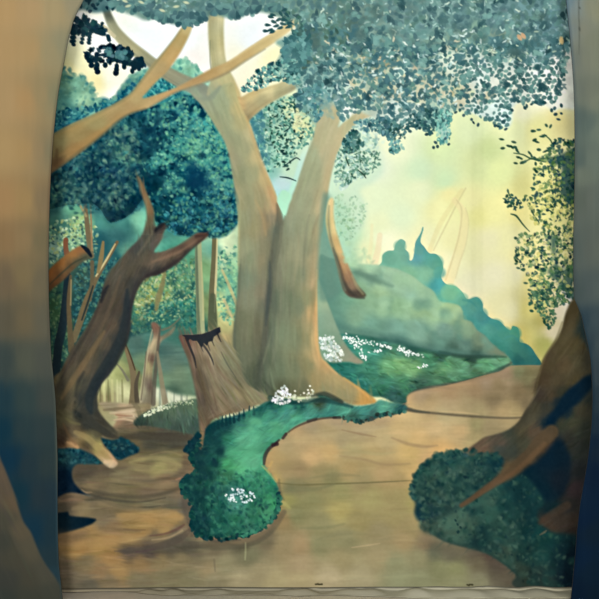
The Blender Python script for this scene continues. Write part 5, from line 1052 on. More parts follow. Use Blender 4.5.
    fringe(cv, [(199, 440), (196, 450), (190, 458), (194, 466), (195, 473), (186, 478), (181, 485), (184, 494), (190, 500), (193, 508), (191, 518), (191, 527), (197, 535), (206, 539), (216, 538), (225, 540), (236, 537), (246, 536), (257, 531), (267, 524), (275, 515), (279, 504), (278, 492)],
           1.6, (1.4, 3), [(18, 62, 64), (14, 54, 58), (26, 76, 68), (36, 96, 78)], gi, 331, .9)
    fringe(cv, [(240, 536), (252, 533), (264, 526), (274, 516), (279, 505), (279, 494)], 2, (1.2, 2.4), [(50, 120, 96), (40, 104, 84), (60, 132, 104)], gi, 332, .8)
    fringe(cv, [(186, 448), (194, 440), (199, 434)], 1.4, (1.4, 3), [(14, 44, 56), (12, 50, 60)], gi, 333, 1.2)
    blots(cv, m * (cv.X < 222), 22, (3, 7), [(12, 52, 58), (20, 66, 66)], .35, 334, 3, m)
    blots(cv, m * (cv.X > 228) * (cv.Y < 480) * (cv.X < 300), 18, (3, 7), [(84, 168, 126), (66, 150, 112)], .25, 335, 3, m)
    fringe(cv, [(344, 419), (358, 421), (370, 420), (382, 415), (396, 414), (406, 410)], 1.6, (1.2, 2.6), [(40, 80, 76), (58, 110, 96), (50, 60, 54)], gi, 336, 1)
    lay(cv, poly(cv, [(196, 430), (222, 418), (232, 424), (222, 445), (214, 470), (206, 500), (212, 536), (192, 536), (186, 500), (182, 484), (190, 455)], 5) * (cv.id == gi), C(14, 56, 60), .4)
    lay(cv, poly(cv, [(244, 430), (262, 424), (268, 436), (262, 450), (262, 466), (250, 476), (238, 470), (234, 452)], 5) * (cv.id == gi), C(96, 184, 144), .35)
    # dark roots of grass under the trunks
    for p, w, c, a in [([(270, 398), (284, 401), (300, 402), (316, 400), (336, 402), (352, 407)], [5, 6, 5, 5, 5, 3], (28, 62, 62), .6), ([(312, 396), (324, 394), (334, 398), (342, 402)], [3, 5, 5, 3], (58, 66, 56), .75)]:
        stroke(cv, p, w, C(*c), a, gi, 2.2)

    fw = part('painted_flowers', gi, 'white flower cluster low on the grass bank')
    leaves(cv, poly(cv, [(225, 494), (232, 489), (244, 490), (255, 494), (254, 501), (244, 503), (232, 502), (226, 499)]), 62, (.7, 1.4), [(240, 246, 246), (214, 228, 232), (190, 214, 220)], fw, 92, (.7, 1), (.7, 1), soft=.7)
    fw2 = part('painted_flowers', gi, 'white flower tuft at the foot of the trunks')
    leaves(cv, poly(cv, [(273, 398), (279, 390), (284, 385), (288, 390), (292, 396), (290, 402), (280, 404), (274, 402)]), 80, (.7, 1.6), [(240, 240, 240), (220, 214, 224), (196, 206, 200)], fw2, 93, (.7, 1), (.7, 1), soft=.7)
    leaves(cv, poly(cv, [(292, 396), (300, 394), (312, 390), (314, 394), (306, 400), (296, 402)]), 24, (.7, 1.4), [(216, 214, 200), (190, 196, 170)], fw2, 94, (.6, 1), (.7, 1), soft=.7)
    for (x, y) in ((310, 386), (308, 390), (304, 393), (295, 391), (312, 390)):
        dab(cv, x, y, 1.1, 1, 0, (232, 226, 206), .9, fw2)
    fw3 = part('painted_flowers', me_id(), 'white flower mass beside the right trunk')
    leaves(cv, poly(cv, [(320, 342), (322, 337), (328, 335), (333, 337), (336, 343), (342, 350), (343, 358), (338, 363), (330, 362), (324, 354)]), 120, (.8, 1.9), [(228, 232, 222), (206, 214, 208), (176, 196, 188), (240, 240, 236)], fw3, 95, (.6, 1), (.7, 1), soft=.8)
    fw4 = part('painted_flowers', me_id(), 'white flower dots strung across the meadow')
    r = np.random.default_rng(96)
    for (x0, y0, x1, y1, n, s) in ((344, 337, 372, 344, 46, 2.2), (350, 340, 362, 350, 26, 2), (359, 353, 368, 360, 22, 2), (376, 344, 392, 348, 22, 1.2), (398, 347, 412, 354, 40, 2.2), (412, 353, 424, 357, 14, 1.0), (369, 352, 382, 351, 16, 1), (418, 368, 427, 366, 14, 1)):
        if x0 == 418:
            fw4 = part('painted_flowers', me_id(), 'small lone tuft of white flowers at the right of the meadow')
        for k in range(n):
            t = r.uniform()
            dab(cv, x0 + (x1 - x0) * t + r.normal(0, s * .5), y0 + (y1 - y0) * t + r.normal(0, s * .7), r.uniform(.6, 1.3), r.uniform(.5, .9), r.uniform(0, 3), (232, 240, 234), r.uniform(.6, 1), fw4, .6)

    # ---- dark leaning tree at right
    rt = part('painted_dark_tree', None, 'dark brown tree base painted leaning in at right')
    m = poly(cv, [(574, 300), (569, 308), (566, 316), (563, 328), (558, 338), (552, 346), (547, 354), (543, 362), (541, 372), (537, 384), (536, 396), (532, 404), (526, 412), (521, 420), (514, 426), (506, 431), (496, 435), (486, 438), (478, 443), (470, 448), (464, 453), (440, 480), (430, 520), (440, 540), (480, 552), (500, 562), (516, 575), (524, 592),
                  (660, 640), (660, 290), (590, 290)], .5)
    lay(cv, m, field(cv, [(575, 308, 90, 78, 52), (570, 325, 86, 74, 50), (560, 345, 88, 76, 50), (575, 345, 88, 76, 50), (585, 330, 56, 70, 66), (552, 362, 82, 70, 48), (565, 365, 92, 76, 52), (580, 360, 82, 74, 52), (588, 360, 70, 66, 52), (545, 380, 76, 62, 44), (558, 382, 80, 68, 48), (572, 380, 82, 72, 50), (542, 396, 66, 56, 46),
        (552, 396, 74, 62, 46), (562, 392, 60, 60, 48), (536, 408, 74, 68, 52), (546, 408, 56, 56, 48), (530, 418, 78, 72, 56), (522, 430, 82, 74, 56), (535, 432, 86, 70, 54), (545, 440, 90, 66, 52), (540, 450, 82, 64, 48), (510, 436, 66, 68, 56), (500, 442, 84, 72, 60), (485, 446, 104, 84, 66), (475, 450, 104, 86, 68), (500, 450, 60, 66, 60), (512, 450, 62, 66, 58),
        (525, 445, 74, 72, 56), (528, 460, 92, 72, 52), (515, 470, 96, 76, 52), (575, 398, 12, 36, 52), (565, 410, 16, 38, 50), (586, 395, 46, 54, 52), (550, 424, 16, 36, 48), (558, 402, 30, 44, 50), (562, 425, 56, 58, 46), (575, 425, 64, 64, 48), (585, 430, 50, 54, 46), (570, 440, 52, 52, 46), (582, 410, 66, 62, 48), (580, 450, 46, 50, 46), (560, 445, 30, 40, 46),
        (548, 460, 12, 34, 48), (535, 475, 8, 34, 48), (560, 465, 14, 34, 48), (575, 470, 40, 44, 46), (575, 490, 54, 44, 46), (560, 485, 24, 36, 46), (545, 490, 10, 38, 48), (520, 490, 14, 46, 52), (550, 505, 20, 44, 50), (570, 505, 48, 46, 44), (560, 520, 62, 52, 44), (550, 528, 66, 54, 44), (572, 522, 60, 50, 42), (575, 535, 50, 44, 40), (565, 545, 22, 46, 50),
        (545, 545, 14, 52, 56), (530, 550, 20, 58, 58), (570, 565, 20, 40, 50), (550, 570, 28, 54, 54), (530, 575, 46, 66, 60), (540, 588, 34, 54, 50), (565, 590, 20, 36, 46), (520, 560, 30, 62, 58), (505, 545, 36, 68, 62), (480, 520, 46, 80, 72), (450, 500, 40, 70, 66)], 4.6), 1, rt)
    tone(cv, m, noise(cv, 12, 30, 191, .7), 12)
    brush(cv, m, 500, 12, 1.5, lambda x, y: 2.1 if y < 420 else 2.5, 9, .4, 97, .2)
    nv = part('painted_hollow', rt, 'navy blue hollow between the roots')
    m = poly(cv, [(588, 376), (580, 382), (570, 390), (562, 398), (556, 408), (549, 416), (548, 424), (554, 424), (562, 416), (572, 408), (582, 400), (592, 390), (610, 370)], 1.2)
    lay(cv, m, C(10, 36, 54), .93, nv)
    m = poly(cv, [(560, 440), (550, 448), (545, 458), (534, 466), (524, 472), (514, 480), (504, 490), (500, 500), (512, 504), (540, 502), (556, 500), (568, 486), (572, 462), (566, 446)], 2)
    lay(cv, m, field(cv, [(550, 460, 10, 34, 50), (520, 485, 8, 42, 54), (540, 490, 8, 36, 50), (560, 480, 20, 34, 46)]), .9, nv)
    rr_ = part('painted_root', rt, 'thin brown root running down to the lower left')
    stroke(cv, [(552, 432), (540, 444), (530, 456), (518, 466), (504, 477), (490, 488), (476, 497), (462, 506)], [14, 13, 12, 11, 8, 7, 6, 4], C(88, 70, 50), .85, rr_, 3)
    stroke(cv, [(545, 444), (532, 458), (518, 469), (503, 480), (488, 491), (474, 500)], [4, 5, 4, 4, 3, 2], C(108, 80, 56), .6, rr_, 2.5)
    stroke(cv, [(563, 322), (556, 340), (546, 356), (540, 376), (536, 396)], [1, 2, 2, 2, 1], C(104, 92, 60), .5, None, 2)
    stroke(cv, [(583, 312), (586, 332), (591, 350)], [5, 6, 4], C(44, 62, 66), .7, None, 3)

    # ---- shrubs at lower right
    s1 = part('painted_shrub', None, 'rounded dark teal shrub painted left of the thin root')
    m = poly(cv, [(412, 490), (415, 480), (417, 472), (424, 465), (432, 459), (440, 455), (450, 453), (460, 452), (470, 455), (480, 456), (492, 456), (503, 458), (504, 464), (500, 472), (494, 480), (484, 488), (474, 494), (464, 501), (456, 506), (448, 511), (438, 516), (428, 522), (420, 522), (415, 514), (416, 504), (412, 498)], 1.0)
    lay(cv, m, field(cv, [(420, 480, 44, 80, 72), (425, 470, 30, 72, 66), (435, 465, 40, 80, 74), (450, 458, 24, 72, 72), (465, 460, 36, 78, 74), (480, 464, 28, 68, 68), (496, 464, 16, 54, 62), (440, 480, 44, 80, 70), (460, 475, 52, 86, 78), (475, 474, 36, 74, 72), (488, 478, 26, 60, 60), (425, 495, 44, 76, 68), (440, 500, 42, 72, 66), (455, 495, 48, 80, 70), (470, 488, 44, 76, 70),
        (420, 510, 24, 56, 66), (430, 515, 26, 54, 66), (445, 508, 40, 70, 66)], 4), .97, s1)
    s2 = part('painted_shrub', None, 'dark blue green shrub painted in the lower right corner')
    m2 = poly(cv, [(420, 524), (432, 520), (442, 519), (452, 514), (462, 508), (474, 501), (486, 495), (498, 486), (508, 482), (520, 476), (530, 480), (545, 500), (540, 510), (540, 522), (548, 530), (560, 534), (578, 536), (590, 545), (590, 600), (530, 600), (524, 590), (521, 578), (514, 570), (504, 563), (494, 557), (482, 552), (470, 547), (456, 543), (446, 540), (434, 536), (424, 532)], 1.8)
    lay(cv, m2, field(cv, [(435, 530, 54, 78, 68), (448, 525, 66, 98, 84), (462, 518, 66, 98, 84), (455, 535, 66, 98, 84), (470, 530, 60, 92, 78), (475, 510, 48, 84, 76), (490, 500, 56, 92, 80), (492, 515, 44, 84, 74), (505, 505, 24, 66, 64), (520, 498, 18, 56, 60), (515, 515, 28, 66, 64), (485, 535, 24, 60, 60), (478, 542, 26, 58, 60), (500, 535, 40, 76, 68),
        (530, 515, 16, 52, 56), (530, 535, 16, 58, 60), (512, 540, 40, 74, 68), (505, 552, 52, 76, 66), (545, 540, 18, 62, 60), (545, 555, 24, 64, 62), (525, 558, 26, 60, 58), (520, 568, 52, 74, 64), (560, 555, 16, 44, 52), (540, 575, 34, 58, 56), (530, 586, 48, 64, 54), (550, 590, 36, 54, 50), (568, 580, 16, 36, 48), (575, 560, 14, 34, 46)], 4), .95, s2)
    fringe(cv, [(413, 500), (412, 490), (416, 476), (424, 465), (436, 457), (450, 453), (466, 452), (482, 455), (500, 457)], 2, (1.6, 3.4), [(34, 72, 68), (26, 62, 62), (44, 84, 76)], s1, 341, 1.2, soft=1.6, alpha=(.4, .9))
    for mm, idd, sd_ in ((m, s1, 98), (m2, s2, 99)):
        tone(cv, mm, noise(cv, 7, 6, sd_ + 100), 14, (.5, 1, .9))
        blots(cv, mm, 40, (2.5, 6), [(24, 62, 62), (18, 54, 58), (30, 70, 66)], .3, sd_ + 20)
        leaves(cv, mm, 330, (1, 3), [(74, 106, 90), (40, 76, 68), (84, 116, 98), (26, 60, 58)], None, sd_, (.15, .45), soft=1.8)
        leaves(cv, mm, 60, (.9, 2.2), [(12, 44, 52), (16, 50, 54)], None, sd_ + 5, (.2, .55), soft=1.3)
    lay(cv, poly(cv, [(425, 535), (450, 545), (475, 552), (495, 562), (520, 582), (518, 596), (490, 575), (460, 560), (430, 550)], 5), C(92, 78, 66), .4)
    stroke(cv, [(462, 506), (475, 498), (490, 488), (502, 479)], [4, 5, 6, 7], C(96, 76, 56), .7, rr_, 2.4)
    for (x, y) in ((458, 525), (459, 532), (461, 528), (456, 521), (458, 533)):
        dab(cv, x, y, 1.6, 1, 1, (24, 56, 58), .8)
    stroke(cv, [(541, 536), (545, 533), (547, 531)], [1, 2, 1], C(120, 104, 80), .6, None, 1)
    stroke(cv, [(541, 524), (547, 518), (556, 512), (568, 506)], [3, 6, 8, 8], C(76, 60, 48), .6, rt, 3)
    glaze(cv)
    for ch in range(3):
        cv.c[..., ch] += .28 * (cv.c[..., ch] - blur(cv.c[..., ch], 9))
    cv.c = np.clip(cv.c, 0, 255)
    # the undergrowth left of the twisted tree is a part of its own
    df2 = part('painted_undergrowth', None, 'dim olive and teal undergrowth painted at far left of the twisted tree')
    dfi = [k for k, v in PARTS.items() if v[0] == 'painted_dim_forest'][0]
    cut = np.interp(cv.Y, [200, 225, 250, 340, 400, 440], [150, 147, 135, 98, 76, 60])
    cv.id[(cv.id == dfi) & (cv.X < cut)] = df2
    # cloth weave: a trace of unevenness over everything
    full = np.ones((cv.h, cv.w), np.float32)
    cv.c += (noise(cv, 2.2, 2.2, 201, 0, 1) * 2.2)[..., None]
    return cv


def me_id():
    return [k for k, v in PARTS.items() if v[0] == 'painted_meadow'][0]


# ---------------------------------------------------------------- the two painted wings (their own charts)
LEFT_EDGE = [(92, -44), (88, -20), (83, 0), (77.5, 10), (73, 20), (68, 38), (64, 60), (60, 80), (57.5, 95), (55, 115), (53, 135), (51.5, 155), (50.3, 175), (49.2, 200), (48.4, 230), (48, 270), (48.4, 300), (49.4, 330), (50.6, 355), (53, 378), (55, 400), (56.2, 430), (57, 460), (57, 500), (57.4, 540), (58.4, 565), (60.6, 585), (62.5, 604)]
RIGHT_EDGE = [(560, -44), (564, -15), (566.6, 0), (569, 22), (571, 42), (572.6, 62), (574.2, 85), (575, 110), (575.4, 150), (575, 190), (574, 230), (573.8, 270), (574.6, 298), (578, 306), (582, 316), (585, 330), (588.5, 345), (591, 360), (592.4, 378), (593, 400), (592, 425), (590, 445), (587.5, 465), (584, 485), (580.5, 505), (577.6, 530), (575.8, 555), (573.4, 580), (571, 604)]


def paint_wing_left():
    cv = Canvas(-170.0, -44.0, int(266 * K) + 1, int(650 * K) + 1)
    one = np.ones((cv.h, cv.w), np.float32)
    wl = part('wing', None, None)
    lay(cv, one, field(cv, [(5, 10, 182, 142, 90), (30, 10, 178, 142, 94), (55, 10, 166, 142, 98), (75, 5, 152, 138, 104), (5, 50, 176, 138, 88), (30, 50, 174, 138, 88), (50, 50, 152, 134, 94), (62, 45, 142, 132, 98), (5, 100, 172, 136, 88), (25, 100, 172, 132, 82), (42, 95, 152, 128, 86), (54, 95, 130, 122, 88), (5, 150, 170, 134, 84), (25, 150, 166, 130, 80), (40, 150, 146, 120, 82), (49, 150, 128, 116, 84),
        (5, 200, 160, 120, 74), (25, 200, 156, 122, 74), (42, 200, 128, 106, 74), (5, 240, 136, 104, 66), (24, 240, 138, 110, 72), (40, 240, 112, 98, 68), (5, 280, 106, 88, 64), (24, 275, 122, 102, 68), (42, 280, 104, 92, 68), (5, 320, 88, 80, 62), (25, 320, 104, 90, 64), (42, 320, 92, 86, 68), (5, 360, 56, 66, 62), (25, 360, 78, 80, 66), (45, 360, 74, 76, 66),
        (3, 400, 30, 56, 64), (25, 400, 48, 64, 62), (48, 400, 62, 68, 62), (3, 430, 16, 50, 64), (22, 430, 40, 58, 60), (45, 430, 46, 60, 60), (10, 460, 14, 48, 66), (28, 465, 34, 52, 58), (48, 465, 44, 58, 58), (20, 495, 18, 50, 62), (40, 495, 36, 52, 58), (55, 495, 34, 52, 60), (35, 530, 18, 50, 66), (50, 530, 30, 52, 60), (50, 560, 34, 54, 60), (55, 575, 36, 60, 68),
        (-60, 50, 176, 138, 88), (-60, 250, 120, 92, 62), (-60, 400, 34, 56, 62), (-120, 500, 26, 50, 60)], 4), 1, wl)
    tone(cv, one, noise(cv, 9, 160, 211), 3.5)
    brush(cv, one, 600, 26, 2.2, math.pi / 2, 3, .25, 111, .04)
    rt = part('painted_root', wl, 'brown root painted at its foot')
    m = poly(cv, [(-180, 430), (-40, 440), (-6, 450), (2, 462), (8, 476), (14, 492), (19, 508), (24, 522), (31, 532), (36, 544), (41, 556), (47, 566), (53, 574), (57, 580), (64, 592), (80, 620), (-180, 620)], .8)
    lay(cv, m, field(cv, [(2, 470, 96, 78, 60), (5, 490, 90, 76, 60), (14, 500, 98, 80, 58), (20, 530, 92, 80, 60), (5, 520, 74, 70, 56), (30, 550, 86, 78, 60), (15, 560, 72, 68, 54), (45, 575, 78, 74, 60), (30, 580, 72, 68, 54), (8, 580, 62, 62, 54), (3, 540, 64, 64, 54), (50, 592, 68, 68, 56), (30, 596, 66, 66, 54), (5, 598, 58, 62, 54), (-60, 540, 62, 60, 52)], 4), 1, rt)
    brush(cv, m, 260, 22, 1.6, 1.15, 6, .4, 112, .06)
    wob = np.interp(cv.Y[:, 0], [p[1] for p in LEFT_EDGE], [p[0] for p in LEFT_EDGE])
    d = wob[:, None] - cv.X
    rim = np.clip((2.6 - d) / 2.4, 0, 1) * np.clip((d + 3) / 1, 0, 1)
    lay(cv, rim.astype(np.float32), field(cv, [(80, 10, 92, 96, 84), (60, 80, 84, 84, 66), (50, 170, 90, 72, 52), (50, 300, 74, 70, 58), (55, 400, 84, 88, 74), (57, 450, 104, 104, 84), (57, 520, 60, 84, 88), (60, 580, 52, 66, 66)]), .55)
    glaze(cv)
    cv.c *= np.array([.95, .955, .99], np.float32)
    cv.edge = LEFT_EDGE; cv.side = -1
    cv.mask = (cv.X < wob[:, None]).astype(np.float32)
    return cv


def paint_wing_right():
    cv = Canvas(548.0, -44.0, int(220 * K) + 1, int(650 * K) + 1)
    one = np.ones((cv.h, cv.w), np.float32)
    wr = part('wing', None, None)
    lay(cv, one, field(cv, [(570, 2, 104, 126, 136), (577, 5, 126, 136, 134), (590, 5, 132, 132, 112), (598, 10, 138, 136, 112), (574, 30, 116, 126, 124), (582, 30, 128, 128, 112), (592, 40, 122, 124, 106), (576, 60, 108, 114, 106), (585, 60, 120, 122, 106), (596, 60, 122, 124, 106), (580, 90, 104, 110, 100), (590, 90, 110, 114, 100), (598, 100, 116, 120, 104),
        (578, 120, 82, 96, 92), (588, 125, 88, 102, 96), (598, 130, 106, 116, 104), (578, 160, 80, 94, 90), (583, 175, 102, 110, 98), (592, 160, 100, 110, 100), (580, 200, 84, 92, 84), (590, 200, 94, 100, 92), (598, 200, 92, 100, 94), (578, 250, 78, 88, 84), (588, 250, 86, 92, 86), (598, 250, 92, 98, 90), (580, 290, 66, 78, 78), (590, 290, 74, 84, 84), (598, 290, 80, 90, 88),
        (586, 320, 44, 62, 72), (594, 320, 60, 74, 80), (598, 345, 62, 74, 78), (591, 345, 44, 60, 70), (596, 375, 52, 64, 72), (598, 400, 44, 58, 66), (595, 400, 34, 50, 62), (596, 425, 30, 46, 60), (593, 445, 18, 36, 56), (598, 450, 22, 38, 54), (592, 475, 14, 32, 54), (590, 500, 14, 34, 56), (585, 520, 12, 32, 56), (595, 530, 16, 34, 50), (580, 560, 12, 34, 58), (592, 570, 14, 34, 52), (580, 595, 12, 30, 50), (595, 598, 14, 32, 48),
        (680, 50, 122, 122, 106), (680, 250, 86, 92, 86), (680, 400, 40, 54, 62), (680, 560, 14, 32, 50)], 4), 1, wr)
    tone(cv, one, noise(cv, 5, 140, 221), 4)
    brush(cv, one, 600, 24, 1.6, math.pi / 2, 4, .3, 113, .04)
    stroke(cv, [(579.2, -44), (578.8, 10), (579.4, 30), (579, 55)], [1.2, 1.2, 1.4, .6], np.array((88, 92, 84), np.float32), .75, None, .8)
    for y in (8, 29):
        dab(cv, 579.6, y, 1.5, 1, 1.4, (66, 72, 66), .8)
    wob = np.interp(cv.Y[:, 0], [p[1] for p in RIGHT_EDGE], [p[0] for p in RIGHT_EDGE])
    d = cv.X - wob[:, None]
    rim = np.clip((3.0 - d) / 3.0, 0, 1) * np.clip((d + 3) / 1, 0, 1)
    lay(cv, rim.astype(np.float32), field(cv, [(567, 0, 66, 92, 108), (572, 50, 72, 88, 98), (575, 90, 70, 80, 84), (575, 200, 76, 82, 76), (576, 290, 58, 68, 68), (586, 330, 30, 50, 62), (592, 400, 24, 44, 58), (585, 480, 12, 32, 54), (575, 580, 10, 26, 46)]), .7)
    glaze(cv)
    cv.edge = RIGHT_EDGE; cv.side = 1
    cv.mask = (cv.X > wob[:, None]).astype(np.float32)
    return cv


# ---------------------------------------------------------------- materials
def material(name, rough=0.9, col=None, attr=False, weave=0.0, wscale=900, mottle=None):
    m = bpy.data.materials.new(name)
    m.use_nodes = True
    nt = m.node_tree
    b = nt.nodes['Principled BSDF']
    b.inputs['Roughness'].default_value = rough
    b.inputs['Specular IOR Level'].default_value = 0.0 if attr else 0.2
    tc = nt.nodes.new('ShaderNodeTexCoord')
    if attr:
        a = nt.nodes.new('ShaderNodeAttribute'); a.attribute_name = 'paint'
        nt.links.new(a.outputs['Color'], b.inputs['Base Color'])
    else:
        b.inputs['Base Color'].default_value = (*col, 1)
        if mottle:
            n = nt.nodes.new('ShaderNodeTexNoise'); n.inputs['Scale'].default_value = mottle[0]; n.inputs['Detail'].default_value = 6
            r = nt.nodes.new('ShaderNodeValToRGB')
            r.color_ramp.elements[0].color = (*[c * (1 - mottle[1]) for c in col], 1)
            r.color_ramp.elements[1].color = (*[min(c * (1 + mottle[1]), 1) for c in col], 1)
            r.color_ramp.elements[0].position = .3; r.color_ramp.elements[1].position = .7
            nt.links.new(tc.outputs['Object'], n.inputs['Vector'])
            nt.links.new(n.outputs['Fac'], r.inputs['Fac'])
            nt.links.new(r.outputs['Color'], b.inputs['Base Color'])
    if weave:
        n = nt.nodes.new('ShaderNodeTexNoise'); n.inputs['Scale'].default_value = wscale; n.inputs['Detail'].default_value = 2
        bp = nt.nodes.new('ShaderNodeBump'); bp.inputs['Strength'].default_value = weave; bp.inputs['Distance'].default_value = 0.001
        nt.links.new(tc.outputs['Object'], n.inputs['Vector'])
        nt.links.new(n.outputs['Fac'], bp.inputs['Height'])
        nt.links.new(bp.outputs['Normal'], b.inputs['Normal'])
    return m


M_PAINT = material('painted_canvas', 0.9, attr=True, weave=0.12, wscale=260)
M_CANVAS = material('raw_canvas', 0.95, (0.52, 0.47, 0.38), weave=0.3, mottle=(6, .06))
M_FLOOR = material('pale_floor', 0.6, (0.88, 0.83, 0.73), mottle=(14, .05))
M_DARK = material('dark_wall', 0.95, (0.018, 0.018, 0.02), mottle=(3, .2))
M_WOOD = material('timber', 0.8, (0.36, 0.25, 0.15), mottle=(9, .15))
M_EDGE = material('cut_edge', 0.9, (0.07, 0.065, 0.055), mottle=(9, .1))
M_STEEL = material('pipe_steel', 0.4, (0.12, 0.12, 0.13), mottle=(9, .1))


def lin(c):
    c = np.clip(c, 0, 255) / 255.0
    return np.where(c <= 0.04045, c / 12.92, ((c + 0.055) / 1.055) ** 2.4)


def mesh_object(name, V, F, mat, parent=None, colors=None, smooth=True):
    """V (n,3) verts, F (m,4) quads -> one mesh object"""
    V = np.asarray(V, np.float32); F = np.asarray(F, np.int32)
    me = bpy.data.meshes.new(name)
    me.vertices.add(len(V)); me.vertices.foreach_set('co', V.ravel())
    me.loops.add(F.size); me.loops.foreach_set('vertex_index', F.ravel())
    me.polygons.add(len(F))
    me.polygons.foreach_set('loop_start', np.arange(0, F.size, 4, dtype=np.int32))
    me.polygons.foreach_set('loop_total', np.full(len(F), 4, np.int32))
    me.update(calc_edges=True)
    if smooth:
        me.polygons.foreach_set('use_smooth', np.ones(len(F), bool))
    if colors is not None:
        a = me.color_attributes.new('paint', 'FLOAT_COLOR', 'POINT')
        c = np.ones((len(V), 4), np.float32); c[:, :3] = lin(colors)
        a.data.foreach_set('color', c.ravel())
    me.materials.append(mat)
    o = bpy.data.objects.new(name, me)
    COL.objects.link(o)
    if parent is not None:
        o.parent = parent
    return o


def box(name, lo, hi, mat, parent=None):
    x0, y0, z0 = lo; x1, y1, z1 = hi
    V = [(x, y, z) for x in (x0, x1) for y in (y0, y1) for z in (z0, z1)]
    F = [(0, 1, 3, 2), (4, 6, 7, 5), (0, 4, 5, 1), (2, 3, 7, 6), (0, 2, 6, 4), (1, 5, 7, 3)]
    return mesh_object(name, V, F, mat, parent, smooth=False)


def tube(name, p0, p1, r, mat, parent=None, n=16):
    p0, p1 = np.array(p0, float), np.array(p1, float)
    d = (p1 - p0) / np.linalg.norm(p1 - p0)
    u = np.cross(d, (0, 0, 1) if abs(d[2]) < .9 else (1, 0, 0)); u /= np.linalg.norm(u); v = np.cross(d, u)
    a = np.linspace(0, 2 * np.pi, n, endpoint=False)
    ring = r * (np.cos(a)[:, None] * u + np.sin(a)[:, None] * v)
    rings = [p0 + ring * .001, p0 + ring, p1 + ring, p1 + ring * .001]
    V = np.concatenate(rings)
    F = [(k * n + i, k * n + (i + 1) % n, (k + 1) * n + (i + 1) % n, (k + 1) * n + i) for k in range(3) for i in range(n)]
    return mesh_object(name, V, F, mat, parent)


def empty(name, loc=(0, 0, 0)):
    o = bpy.data.objects.new(name, None)
    o.location = loc; o.empty_display_size = .2
    COL.objects.link(o)
    return o


# ---------------------------------------------------------------- the room
f = box('floor', (-7, -9, -0.1), (7, 2.5, 0.0), M_FLOOR); f['kind'] = 'structure'; f['label'] = 'pale cream floor in front of the painted cloth'
w = box('wall_back', (-7, 2.5, -0.1), (7, 2.6, 5.5), M_DARK); w['kind'] = 'structure'; w['label'] = 'dark wall behind the painted cloth'

# ---------------------------------------------------------------- the cloth: how it hangs
FX = np.arange(-60, 700, 1.0)


def fold_slope():
    """steepness of the soft vertical creases in the hanging cloth, strongest towards the right"""
    s = np.zeros_like(FX)
    for c, wd, a in ((432, 7, .05), (446, 8, -.04), (479, 5, .10), (487, 2.5, .07), (503, 12, -.09), (524, 7, .11), (534, 4, .07), (548, 9, -.10), (566, 8, .05), (60, 12, -.03), (85, 14, .03), (150, 20, .015), (250, 25, -.012), (350, 25, .012)):
        s += a * np.exp(-((FX - c) / wd) ** 2)
    return s


SL = fold_slope()
DISP = np.cumsum(SL) * S
DISP -= np.interp(300, FX, DISP)
DISP -= np.linspace(0, 1, len(FX)) * 0


def hang(cx, cy):
    """depth of the cloth at a chart place"""
    lean = 7 * np.sin((cy + 30) / 210.0) * np.clip((cx - 400) / 120, 0, 1)
    d = np.interp(cx + lean, FX, DISP)
    return 3.2 * d + 0.006 * np.sin(cx / 95.0 + 1) * np.sin(cy / 140.0)


def to_world(cx, cy, off=0.0, k=1.0, y=None):
    x = (cx - 299.5) * S * k
    z = EYE - (cy - 299.5) * S * k
    yy = hang(cx, cy) + off if y is None else y
    return np.stack([x, yy, z], -1)


cv = paint_backdrop()
WINGS = (paint_wing_left(), paint_wing_right())
drop = empty('theatre_cloth', (0, 0, 0))
drop['label'] = 'large hanging canvas cloth painted with a storybook forest clearing, trees and paths'
drop['category'] = 'stage cloth'

gx = cv.x0 + np.arange(cv.w) / K
gy = cv.y0 + np.arange(cv.h) / K
PX, PY = np.meshgrid(gx, gy)
P = to_world(PX, PY).reshape(-1, 3)
colr = cv.c.reshape(-1, 3)
cell = cv.id[:-1, :-1]
idx = np.arange(cv.w * cv.h).reshape(cv.h, cv.w)
Q = np.stack([idx[:-1, :-1], idx[1:, :-1], idx[1:, 1:], idx[:-1, 1:]], -1)
made = {}
for pid, (name, par, label) in PARTS.items():
    sel = cell == pid
    if not sel.any():
        continue
    q = Q[sel]
    u, inv = np.unique(q, return_inverse=True)
    o = mesh_object(name, P[u], inv.reshape(-1, 4), M_PAINT, made.get(par, drop), colr[u])
    o['label'] = label
    made[pid] = o

# raw canvas at the back, and the seam and slack hem at the foot
bx = np.arange(CX0, CX1 + .1, 4.0); by = np.append(np.arange(CY0, CY1 - 2, 8.0), CY1)
BX, BY = np.meshgrid(bx, by)
Bp = to_world(BX, BY, 0.004).reshape(-1, 3)
n0, n1 = BX.shape
ii = np.arange(n0 * n1).reshape(n0, n1)
BF = np.stack([ii[:-1, :-1], ii[:-1, 1:], ii[1:, 1:], ii[1:, :-1]], -1).reshape(-1, 4)
o = mesh_object('canvas_back', Bp, BF, M_CANVAS, drop)
o['label'] = 'raw canvas reverse side of the cloth'


